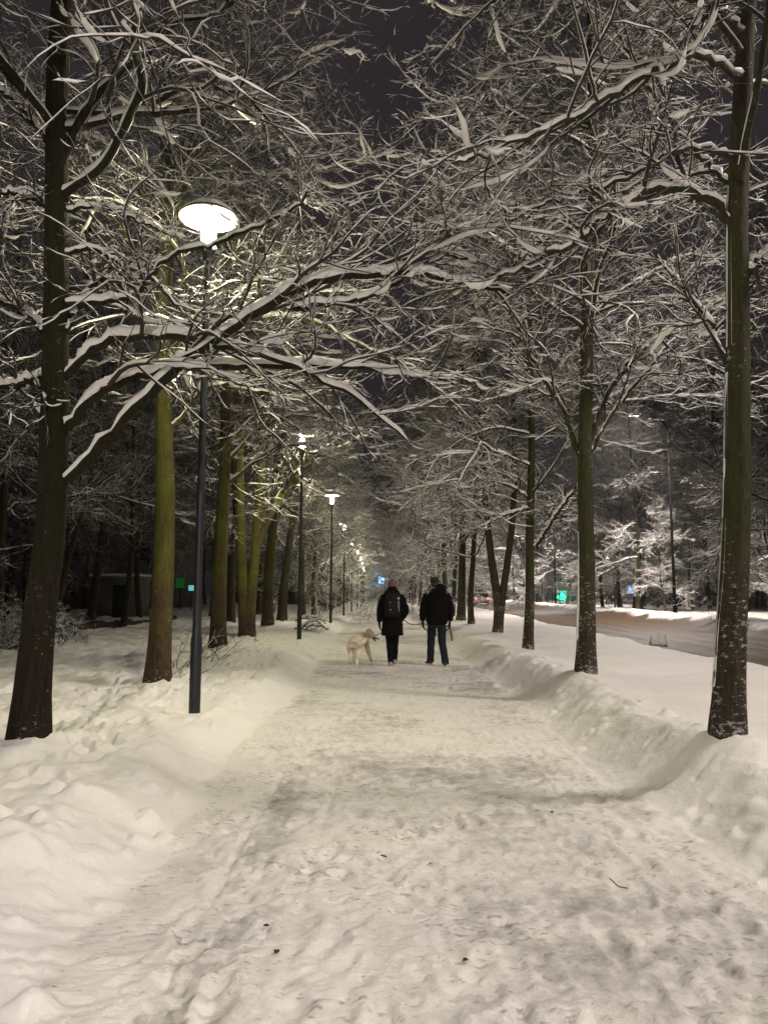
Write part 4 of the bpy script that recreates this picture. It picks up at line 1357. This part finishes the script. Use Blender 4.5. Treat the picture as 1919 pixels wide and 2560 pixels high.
# ------------------------------------------------------------------ the walkers and their dog
SKIN = simple('skin', (.42, .24, .17), .55)
COAT_W = simple('black_quilted_coat', (.004, .004, .0045), .9, spec=.12, bump=.35, bscale=7)
COAT_M = simple('black_padded_jacket', (.0035, .0035, .004), .9, spec=.12, bump=.35, bscale=6)
TRO_W = simple('black_trousers', (.005, .005, .006), .9, spec=.12, bump=.3, bscale=9)
JEANS = simple('dark_blue_jeans', (.015, .019, .025), .9, spec=.15, nscale=40, namt=.25, bump=.35, bscale=10)
HAT_W = simple('dusty_rose_wool', (.20, .11, .10), .95, bump=.5, bscale=120)
HAT_M = simple('dark_olive_knit', (.018, .021, .014), .95, bump=.5, bscale=120)
GLOVE = simple('black_glove', (.008, .008, .008), .7)
SHOE_G = simple('pale_suede_shoe', (.36, .31, .27), .8)
SOLE_W = simple('white_sole', (.6, .58, .55), .6)
SHOE_D = simple('dark_shoe', (.015, .015, .017), .5)
BAG = simple('black_backpack_fabric', (.009, .010, .008), .8, spec=.2, bump=.3, bscale=40)
PRINT = simple('pale_print', (.70, .70, .66), .6)
STRAP = simple('black_webbing', (.008, .008, .008), .6)
HAIR = simple('brown_hair', (.05, .03, .02), .7)
EYE_W = simple('eye', (.5, .5, .5), .2)


def skinned(name, J, E, root, mat, parent, sub=2):
    names = list(J)
    me = bpy.data.meshes.new(name)
    me.from_pydata([J[n][0] for n in names], [(names.index(a), names.index(b)) for a, b in E], [])
    o = link(name, me, mat, parent)
    m = o.modifiers.new('skin', 'SKIN'); m.use_smooth_shade = True; m.branch_smoothing = .4
    sv = me.skin_vertices[0].data
    for i, n in enumerate(names):
        r = J[n][1]
        sv[i].radius = (r, r) if not isinstance(r, tuple) else r
        sv[i].use_root = (n == root)
    s = o.modifiers.new('sub', 'SUBSURF'); s.levels = sub; s.render_levels = sub
    return o


def hand_joints(J, E, wrist, wpos, side, curl=.35, s=1.0, out=(0, 0)):
    """palm, four fingers of different lengths and a thumb leaving the side of the palm; arm hanging down"""
    w = np.array(wpos)
    p = w + np.array((0, .015, -.055)) * s
    q = wrist + '_'
    J[q + 'palm'] = (tuple(p), (.030 * s, .018 * s)); E.append((wrist, q + 'palm'))
    for k, (dy, L) in enumerate(((.030, .072), (.011, .082), (-.008, .076), (-.026, .060))):
        a = p + np.array((0, dy, -.035)) * s
        b = a + np.array((-side * curl * .35 * L, dy * .12, -L * .52)) * s
        c = b + np.array((-side * curl * 1.1 * L, 0, -L * .40)) * s
        J[q + f'k{k}'] = (tuple(a), .0105 * s); J[q + f'm{k}'] = (tuple(b), .0095 * s); J[q + f't{k}'] = (tuple(c), .008 * s)
        E += [(q + 'palm', q + f'k{k}'), (q + f'k{k}', q + f'm{k}'), (q + f'm{k}', q + f't{k}')]
    a = p + np.array((-side * .008, .034, -.002)) * s; b = a + np.array((-side * .012, .020, -.026)) * s; c = b + np.array((-side * .008, .006, -.024)) * s
    J[q + 'th0'] = (tuple(a), .012 * s); J[q + 'th1'] = (tuple(b), .0105 * s); J[q + 'th2'] = (tuple(c), .009 * s)
    E += [(q + 'palm', q + 'th0'), (q + 'th0', q + 'th1'), (q + 'th1', q + 'th2')]


def body(parent, hips, knees, ankles, toes, sh, el, wr, neck, head, turn, k=1.0):
    """one continuous figure: hips/knees/... are (left, right) pairs"""
    J, E = {}, []
    pel = (0, 0, (hips[0][2] + hips[1][2]) / 2 + .05)
    J['pelvis'] = (pel, (.135 * k, .10 * k)); J['waist'] = ((0, .01, pel[2] + .18), (.125 * k, .095 * k)); J['chest'] = ((0, 0, pel[2] + .38), (.15 * k, .11 * k))
    J['neck'] = (neck, .052); J['skull0'] = ((head[0], head[1] - .005, head[2] - .05), (.066, .07)); J['skull'] = (head, (.078, .09)); J['crown'] = ((head[0], head[1] - .01, head[2] + .08), (.055, .06))
    f = np.array((-math.sin(turn), math.cos(turn)))
    J['brow'] = ((head[0] + f[0] * .045, head[1] + f[1] * .045, head[2] + .01), .055)
    J['nose'] = ((head[0] + f[0] * .105, head[1] + f[1] * .105, head[2] - .03), .012)
    J['chin'] = ((head[0] + f[0] * .06, head[1] + f[1] * .06, head[2] - .095), .034)
    E += [('pelvis', 'waist'), ('waist', 'chest'), ('chest', 'neck'), ('neck', 'skull0'), ('skull0', 'skull'), ('skull', 'crown'), ('skull', 'brow'), ('brow', 'nose'), ('skull0', 'chin')]
    for i, s in enumerate((-1, 1)):
        t = 'LR'[i]
        J['hip' + t] = (hips[i], .085 * k); J['thigh' + t] = (tuple((np.array(hips[i]) * .5 + np.array(knees[i]) * .5)), .075 * k)
        J['knee' + t] = (knees[i], .055 * k); J['calf' + t] = (tuple(np.array(knees[i]) * .6 + np.array(ankles[i]) * .4 + np.array((0, -.012, 0))), .052 * k)
        J['ankle' + t] = (ankles[i], .036 * k); J['toe' + t] = (toes[i], .030 * k)
        E += [('pelvis', 'hip' + t), ('hip' + t, 'thigh' + t), ('thigh' + t, 'knee' + t), ('knee' + t, 'calf' + t), ('calf' + t, 'ankle' + t), ('ankle' + t, 'toe' + t)]
        J['sh' + t] = (sh[i], .060 * k); J['el' + t] = (el[i], .042 * k); J['fore' + t] = (tuple(np.array(el[i]) * .6 + np.array(wr[i]) * .4), .038 * k); J['wr' + t] = (wr[i], .025 * k)
        E += [('chest', 'sh' + t), ('sh' + t, 'el' + t), ('el' + t, 'fore' + t), ('fore' + t, 'wr' + t)]
        # ear
        e = np.array(head) + np.array((f[1] * s * .076, -f[0] * s * .076, -.02)); J['ear' + t] = (tuple(e), (.012, .020)); E.append(('skull', 'ear' + t))
    b = skinned('body', J, E, 'pelvis', SKIN, parent)
    for s in (-1, 1):
        e = np.array(head) + np.array((f[0] * .092 + f[1] * s * .03, f[1] * .092 - f[0] * s * .03, .0))
        PB().ell([(e[0], e[1], e[2] - .010, .002, .002), (e[0], e[1], e[2], .010, .010), (e[0], e[1], e[2] + .010, .002, .002)], 8).build('eye', EYE_W, parent)
    return b


def glove(parent, wr, side, curl=.5):
    J, E = {'wrist': ((wr[0], wr[1], wr[2] + .02), .034)}, []
    hand_joints(J, E, 'wrist', wr, side, curl, 1.12)
    return skinned('glove', J, E, 'wrist', GLOVE, parent)


def wavy(rings, amp, seed, sides=26, power=.9):
    """stacked soft ellipses with folds; ring = (cx, cy, z, rx, ry)"""
    P = []
    for i, (cx_, cy_, z, rx, ry) in enumerate(rings):
        r = []
        for k in range(sides):
            a = 2 * PI * k / sides
            f = 1 + amp * (math.sin(a * 5 + seed + i * .9) * .5 + math.sin(a * 3 - i * 1.7 + seed * 2) * .5) + amp * .8 * math.sin(i * 2.4 + seed + math.sin(a) * 2)
            ca, sa = math.cos(a), math.sin(a)
            r.append((cx_ + rx * f * math.copysign(abs(ca) ** power, ca), cy_ + ry * f * math.copysign(abs(sa) ** power, sa), z))
        P.append(r)
    return P


def densify(R, n):
    R = np.array(R, dtype=float); t = np.linspace(0, len(R) - 1, n)
    C = resample(R, n - 1) if R.shape[1] == 3 else np.stack([np.interp(t, range(len(R)), R[:, c]) for c in range(R.shape[1])], 1)
    return [tuple(r) for r in C]


def sleeve(p, pts, rad, seed):
    P = resample(pts, 16); R = np.interp(np.linspace(0, len(rad) - 1, 17), range(len(rad)), rad)
    R = R * (1 + .05 * np.sin(np.arange(17) * 1.9 + seed))
    p.tube(P, list(R), 14)


# --- woman ---------------------------------------------------------
wx, wy = float(at(847, 1437, 15.85)[0]), 15.85
woman = empty('person', (wx, wy, gz(wx, wy)))
tag(woman, 'person in a long black hooded coat and dusty pink beanie walking away, wearing a backpack', 'person')
anW = ((-.035, -.04, .09), (.055, .20, .13))
body(woman, ((-.08, 0, .86), (.08, 0, .86)), ((-.055, .03, .48), (.06, .12, .50)), anW, ((-.04, .10, .04), (.065, .33, .07)),
     ((-.17, 0, 1.40), (.17, 0, 1.40)), ((-.245, -.03, 1.12), (.265, -.06, 1.13)), ((-.262, .03, .88), (.20, .12, .96)), (0, .01, 1.49), (0, .03, 1.62), .15, .9)
p = PB()
rg_ = densify([(0, 0, .615, .222, .150), (0, 0, .64, .226, .155), (0, 0, .80, .215, .150), (0, 0, .96, .205, .145), (0, 0, 1.10, .205, .145), (0, 0, 1.25, .212, .148), (0, -.01, 1.38, .200, .140), (0, -.01, 1.45, .150, .120), (0, 0, 1.50, .10, .10)], 30)
p.loft(wavy(rg_, .022, 1.0))
sleeve(p, [(-.165, 0, 1.42), (-.225, -.01, 1.25), (-.258, -.03, 1.10), (-.262, .0, .98), (-.262, .03, .90)], [.075, .074, .066, .06, .052], 1)
sleeve(p, [(.165, 0, 1.42), (.225, -.03, 1.27), (.275, -.06, 1.13), (.245, .03, 1.03), (.20, .12, .96)], [.075, .074, .068, .062, .055], 2)
p.build('coat', COAT_W, woman)
p = PB()   # hood lying on the shoulders
p.loft(wavy(densify([(0, -.05, 1.36, .14, .06), (0, -.045, 1.40, .20, .11), (-.01, -.035, 1.44, .195, .125), (-.005, -.02, 1.50, .150, .12), (0, -.01, 1.555, .105, .10), (0, 0, 1.60, .085, .085), (0, .0, 1.61, .07, .07)], 16), .03, 2.0))
p.build('hood', COAT_W, woman)
p = PB()
for s, kn, an in ((-1, (-.055, .03, .48), anW[0]), (1, (.06, .12, .50), anW[1])):
    sleeve(p, [(s * .075, 0, .90), (s * .068, .01, .70), kn, ((kn[0] + an[0]) / 2, (kn[1] + an[1]) / 2 - .015, (kn[2] + an[2]) / 2), an, (an[0], an[1], an[2] - .03)], [.088, .086, .074, .066, .055, .050], s)
p.build('trousers', TRO_W, woman)


def shoe(parent, an, yaw, pitch, L, mat, sole):
    e = PB(); r = []
    for (y, w, h, z0) in ((-.07, .020, .03, .012), (-.062, .034, .075, .006), (-.03, .038, .095, .004), (.02, .039, .088, .004), (.07, .042, .06, .004), (.13, .044, .045, .006), (.17, .036, .036, .010), (.19, .016, .022, .016)):
        r.append([(w * math.cos(a), y * L / .26, z0 + h * (.5 + .5 * math.sin(a))) for a in [2 * PI * k / 12 for k in range(12)]])
    e.loft(r)
    o = e.build('shoe', mat, parent)
    so = PB()
    so.loft([[(w * math.cos(a), y * L / .26, -.008 + .016 * (.5 + .5 * math.sin(a))) for a in [2 * PI * k / 10 for k in range(10)]] for (y, w) in ((-.075, .022), (-.06, .040), (0, .040), (.08, .047), (.14, .048), (.18, .036), (.197, .012))])
    s2 = so.build('sole', sole, o)
    o.location = (an[0], an[1], an[2] - .085); o.rotation_euler = (pitch, 0, yaw)
    return o


shoe(woman, (-.035, -.04, .095), .05, 0, .26, SHOE_G, SOLE_W)
shoe(woman, (.06, .20, .125), -.15, .25, .26, SHOE_G, SOLE_W)
glove(woman, (-.262, .035, .885), -1); glove(woman, (.195, .13, .95), 1)
hx = PB(); hx.ell([(0, .025, 1.595, .080, .094), (0, .025, 1.62, .088, .101), (0, .02, 1.66, .089, .101), (0, .015, 1.70, .082, .094), (0, .01, 1.735, .064, .074), (0, .005, 1.757, .036, .042), (0, .005, 1.764, .008, .01)], 24)
hx.build('beanie', HAT_W, woman)
hx = PB(); hx.ell([(0, .0, 1.50, .058, .05), (0, -.01, 1.56, .078, .075), (0, .01, 1.61, .083, .09)], 16); hx.build('hair', HAIR, woman)

# --- her backpack, a thing she carries ----------------------------
bp = empty('backpack', (wx, wy - .15, gz(wx, wy) + 1.0)); tag(bp, 'black backpack with a white triangle and upright white lettering, worn over the long coat', 'backpack')
p = PB()
p.loft(wavy(densify([(0, .02, 0, .12, .06), (0, -.02, .02, .155, .10), (0, -.03, .12, .165, .125), (0, -.03, .28, .160, .12), (0, -.02, .40, .145, .10), (0, .01, .465, .115, .07), (0, .03, .48, .05, .03)], 22), .012, 3.0, power=.62))
p.build('pack_body', BAG, bp)
p = PB()
p.loft(wavy(densify([(0, -.115, .03, .10, .03), (0, -.135, .05, .12, .045), (0, -.14, .16, .12, .045), (0, -.125, .235, .10, .035), (0, -.11, .25, .05, .015)], 12), .01, 5.0, power=.6))
p.build('front_pocket', BAG, bp)
for s in (-1, 1):
    PB().tube([(s * .10, .05, .45), (s * .12, .14, .46), (s * .13, .26, .38), (s * .13, .30, .22), (s * .13, .24, .06), (s * .13, .06, .03)], .016, 8, .5).build('shoulder_strap', STRAP, bp)
PB().tube([(-.03, .02, .47), (-.02, .0, .505), (.02, .0, .505), (.03, .02, .47)], .007, 8).build('handle', STRAP, bp)
# emblem: a triangle pointing left with a hole, then a line of upright letters under it
q = PB()
def tri(cx_, cz_, r, y):
    return [(cx_ + r * math.cos(a), y, cz_ + r * math.sin(a)) for a in (PI, PI + 2 * PI / 3, PI + 4 * PI / 3)]
yb = -.152
o1, i1 = tri(.118, .368, .030, yb), tri(.119, .368, .010, yb)
b0 = len(q.v)
for y_ in (0, .006):
    for t_ in o1 + i1: q.v.append(Vector((t_[0], t_[1] + y_, t_[2])))
for k in range(3):
    n_ = (k + 1) % 3
    q.f += [[b0 + k, b0 + n_, b0 + 3 + n_, b0 + 3 + k], [b0 + 6 + k, b0 + 9 + k, b0 + 9 + n_, b0 + 6 + n_], [b0 + k, b0 + 6 + k, b0 + 6 + n_, b0 + n_], [b0 + 3 + k, b0 + 3 + n_, b0 + 9 + n_, b0 + 9 + k]]
q.box((.122, yb + .003, .348), (.03, .004, .002))
q.build('emblem', PRINT, bp, smooth=False)
q = PB()
# strokes of seven turned capitals, each about 25 mm wide, read upward
zc = .315
for st in (((0, 0), (0, 1), (.8, 0), (.8, 1)), ((0, 0), (0, 1), (.8, .5)), ((0, 0), (.8, 0), (0, .5), (0, 1)), ((0, 0), (0, 1), (.8, 1)), ((0, 0), (.8, 0), (.8, 1)), ((0, 0), (0, 1), (.4, .5)), ((0, 0), (0, 1), (.8, 0), (.8, 1))):
    q.box((.120, yb, zc), (.020, .006, .0050)); q.box((.120, yb, zc - .018), (.020, .006, .0050))
    q.box((.112, yb, zc - .009), (.005, .006, .016))
    q.box((.128, yb, zc - .009), (.004, .006, .009))
    zc -= .0305
q.build('lettering', PRINT, bp, smooth=False)
for (x_, z_, w_, h_) in ((-.045, .14, .024, .012), (-.05, .285, .010, .016)):
    PB().box((x_, -.182 if z_ < .2 else -.156, z_), (w_, .012, h_)).build('reflective_tab', PRINT, bp, bevel=.003)

# --- man -----------------------------------------------------------
mx_, my_ = float(at(944, 1438, 15.75)[0]), 15.75
man = empty('person', (mx_, my_, gz(mx_, my_)))
tag(man, 'person in a bulky black jacket and dark knit cap, head turned left, holding the leash', 'person')
kL, kR, aL, aR = (-.115, .10, .50), (.10, .02, .49), (-.125, .17, .12), (.155, -.05, .10)
sL, sR = ((-.20, 0, 1.42), (-.262, .0, 1.14), (-.285, .05, .90)), ((.20, 0, 1.42), (.262, -.01, 1.14), (.262, .05, .89))
body(man, ((-.10, 0, .90), (.10, 0, .90)), (kL, kR), (aL, aR), ((-.17, .30, .045), (.165, .08, .035)), (sL[0], sR[0]), (sL[1], sR[1]), (sL[2], sR[2]), (-.02, .02, 1.53), (-.035, .06, 1.655), .75, 1.0)
p = PB()
p.loft(wavy(densify([(0, 0, .835, .195, .135), (0, 0, .86, .215, .155), (0, 0, .95, .225, .165), (0, 0, 1.10, .232, .172), (0, -.01, 1.25, .238, .172), (0, -.01, 1.38, .225, .155), (0, -.01, 1.46, .175, .13), (-.01, 0, 1.52, .105, .105), (-.015, .01, 1.56, .09, .09)], 30), .025, 4.0))
sleeve(p, [(-.185, 0, 1.44), (-.24, 0, 1.28), (-.275, 0, 1.14), (-.287, .02, 1.02), (-.287, .05, .92)], [.085, .086, .078, .07, .056], 3)
sleeve(p, [(.185, 0, 1.44), (.24, 0, 1.28), (.272, -.01, 1.14), (.275, .02, 1.02), (.264, .05, .91)], [.085, .086, .078, .07, .056], 4)
p.build('jacket', COAT_M, man)
p = PB()
p.loft(wavy(densify([(.02, -.10, 1.38, .09, .03), (.03, -.10, 1.42, .15, .08), (.06, -.08, 1.50, .135, .09), (.075, -.055, 1.58, .105, .085), (.07, -.03, 1.635, .075, .06), (.06, -.02, 1.66, .03, .03)], 16), .03, 6.0))
p.build('hood', COAT_M, man)
p = PB()
p.loft(wavy(densify([(0, 0, .76, .17, .11), (0, 0, .84, .178, .12), (0, 0, .95, .17, .12)], 6), .01, 2.0))
for s, kn, an in ((-1, kL, aL), (1, kR, aR)):
    sleeve(p, [(s * .095, 0, .90), ((s * .098 + kn[0]) / 2, (kn[1]) / 2, .70), kn, ((kn[0] + an[0]) / 2, (kn[1] + an[1]) / 2 - .02, (kn[2] + an[2]) / 2), an, (an[0], an[1], an[2] - .05)], [.092, .090, .078, .073, .072, .076], s + 2)
p.build('trousers', JEANS, man)
shoe(man, (-.13, .17, .115), .35, -.05, .29, SHOE_D, SOLE_W); shoe(man, (.155, -.05, .095), -.05, 0, .29, SHOE_D, SOLE_W)
glove(man, (-.285, .055, .89), -1, .7); glove(man, (.262, .055, .88), 1, .7)
hx = PB(); hx.ell([(-.035, .055, 1.665, .088, .102), (-.035, .055, 1.69, .096, .110), (-.035, .05, 1.73, .095, .108), (-.035, .045, 1.765, .082, .094), (-.035, .04, 1.79, .055, .063), (-.035, .04, 1.800, .012, .014)], 24)
hx.build('beanie', HAT_M, man)
hx = PB(); hx.ell([(-.025, .03, 1.585, .06, .05), (-.03, .045, 1.63, .083, .09), (-.033, .05, 1.67, .086, .098)], 16); hx.build('hair', HAIR, man)

# --- dog -----------------------------------------------------------
FUR = simple('cream_fur', (.84, .73, .55), .95, nscale=9, namt=.22, bump=.8, bscale=70, sheen=.3)
FUR_D = simple('dark_muzzle_fur', (.025, .018, .012), .7)
dx_, dy_ = float(at(763, 1434, 15.9)[0]), 15.9
dog = empty('dog', (dx_, dy_, gz(dx_, dy_)), 0)
tag(dog, 'cream shepherd-like dog walking away at the left, head turned right with its dark mouth open', 'dog')
# body points: y away from the viewer, x to the right; the trunk is turned a little to the right
J = {
    'rump': ((.02, .05, .53), (.145, .15)), 'loin': ((.10, .25, .54), (.14, .155)), 'chest': ((.19, .45, .51), (.145, .175)), 'withers': ((.235, .56, .575), (.085, .11)),
    'neck': ((.30, .62, .60), .115), 'poll': ((.335, .61, .645), .070), 'head': ((.365, .57, .615), (.070, .072)), 'stop': ((.415, .53, .575), .042), 'muzzle': ((.465, .495, .535), .027), 'nosetip': ((.50, .475, .515), .018),
    'jaw': ((.40, .535, .525), .026), 'jawtip': ((.445, .50, .468), .014),
    'earL': ((.315, .575, .72), .020), 'earLt': ((.318, .57, .765), .007), 'earR': ((.372, .63, .71), .020), 'earRt': ((.378, .632, .755), .007),
    'tail0': ((.04, -.05, .50), .042), 'tail1': ((.085, -.10, .435), .056), 'tail2': ((.17, -.10, .47), .058), 'tail3': ((.245, -.06, .53), .038), 'tail4': ((.29, -.03, .56), .015),
    'hipL': ((-.055, .04, .42), .115), 'stifL': ((-.065, .12, .33), .074), 'hockL': ((-.055, -.01, .19), .036), 'shankL': ((-.048, .01, .06), .028), 'pawL': ((-.045, .05, .02), .024),
    'hipR': ((.10, .03, .42), .115), 'stifR': ((.105, .09, .32), .074), 'hockR': ((.075, -.08, .17), .036), 'shankR': ((.062, -.08, .05), .028), 'pawR': ((.062, -.045, .018), .024),
    'shL': ((.12, .50, .45), .062), 'elL': ((.10, .45, .33), .052), 'wrL': ((.035, .30, .16), .033), 'pasL': ((.02, .26, .05), .027), 'fpL': ((.025, .30, .02), .023),
    'shR': ((.27, .52, .44), .062), 'elR': ((.275, .50, .31), .052), 'wrR': ((.325, .56, .16), .034), 'pasR': ((.355, .60, .05), .027), 'fpR': ((.385, .63, .022), .025),
}
E = [('rump', 'loin'), ('loin', 'chest'), ('chest', 'withers'), ('withers', 'neck'), ('neck', 'poll'), ('poll', 'head'), ('head', 'stop'), ('stop', 'muzzle'), ('muzzle', 'nosetip'), ('head', 'jaw'), ('jaw', 'jawtip'),
     ('poll', 'earL'), ('earL', 'earLt'), ('poll', 'earR'), ('earR', 'earRt'), ('rump', 'tail0'), ('tail0', 'tail1'), ('tail1', 'tail2'), ('tail2', 'tail3'), ('tail3', 'tail4'),
     ('rump', 'hipL'), ('hipL', 'stifL'), ('stifL', 'hockL'), ('hockL', 'shankL'), ('shankL', 'pawL'), ('rump', 'hipR'), ('hipR', 'stifR'), ('stifR', 'hockR'), ('hockR', 'shankR'), ('shankR', 'pawR'),
     ('chest', 'shL'), ('shL', 'elL'), ('elL', 'wrL'), ('wrL', 'pasL'), ('pasL', 'fpL'), ('chest', 'shR'), ('shR', 'elR'), ('elR', 'wrR'), ('wrR', 'pasR'), ('pasR', 'fpR')]
for k_ in J:
    p_, r_ = J[k_]
    f_ = 1.0 if k_ in ('muzzle', 'nosetip', 'jaw', 'jawtip', 'stop') or k_[:3] == 'ear' else (1.22 if k_[-1] in 'LR' else 1.08)
    J[k_] = (p_, tuple(q_ * f_ for q_ in r_) if isinstance(r_, tuple) else r_ * f_)
skinned('body', J, E, 'rump', FUR, dog)
PB().ell([(.503, .472, .500, .006, .006), (.508, .470, .516, .020, .018), (.503, .474, .531, .007, .006)], 10).build('nose', FUR_D, dog)
PB().tube([(.385, .518, .560), (.43, .482, .533), (.475, .462, .508)], [.010, .013, .008], 8).build('lip', FUR_D, dog)
PB().tube([(.40, .50, .527), (.435, .478, .490), (.452, .480, .462)], [.008, .011, .012], 8).build('mouth', FUR_D, dog)
PB().ell([(.432, .498, .590, .003, .003), (.434, .494, .598, .010, .009), (.432, .498, .606, .003, .003)], 8).build('eye', FUR_D, dog)
cl = PB(); cl.tube([(.33 + .083 * math.cos(a) * .8, .61 + .083 * math.sin(a), .585 + .03 * math.cos(a)) for a in [2 * PI * k / 20 for k in range(21)]], .010, 8)
cl.build('collar', STRAP, dog)

# --- leash: from the collar, past the woman, through the man's hands, its end hanging in a loop
W0 = np.array((dx_, dy_, gz(dx_, dy_)))
M0 = np.array((mx_, my_, gz(mx_, my_)))
ctrl = [W0 + (.40, .58, .56), W0 + (.55, .62, .62), W0 + (.72, .70, .68), np.array((wx + .10, 16.25, .86)), np.array((wx + .26, 16.1, .90)), np.array((wx + .33, 15.95, .855)), np.array((wx + .42, 15.85, .83)),
        M0 + (-.29, .05, .84), M0 + (-.20, .18, .82), M0 + (-.08, .22, .70), M0 + (.02, .22, .62), M0 + (.14, .20, .72), M0 + (.262, .08, .83), M0 + (.275, .03, .74), M0 + (.30, .02, .62), M0 + (.315, .02, .53),
        M0 + (.29, .03, .51), M0 + (.285, .04, .60), M0 + (.268, .06, .78)]
C = resample(ctrl, 110)
tag(PB().tube([tuple(c) for c in C], .0085, 6).build('leash', STRAP), 'thin black leash sagging between the two walkers, running on to the cream dog', 'leash')
# ------------------------------------------------------------------ thin haze added to give the lamps a halo
hm = bpy.data.materials.new('lamp_halo_air'); hm.use_nodes = True
hn = hm.node_tree
hn.nodes.remove(hn.nodes['Principled BSDF'])
pv = hn.nodes.new('ShaderNodeVolumePrincipled')
pv.inputs['Density'].default_value = .0006
pv.inputs['Anisotropy'].default_value = .82
pv.inputs['Color'].default_value = (.9, .9, .92, 1)
hn.links.new(pv.outputs['Volume'], hn.nodes['Material Output'].inputs['Volume'])
hz_ = PB().box((0, 435, 12.5), (900, 1030, 29)).build('lamp_halo_haze', hm, smooth=False)
tag(hz_, kind='stuff')
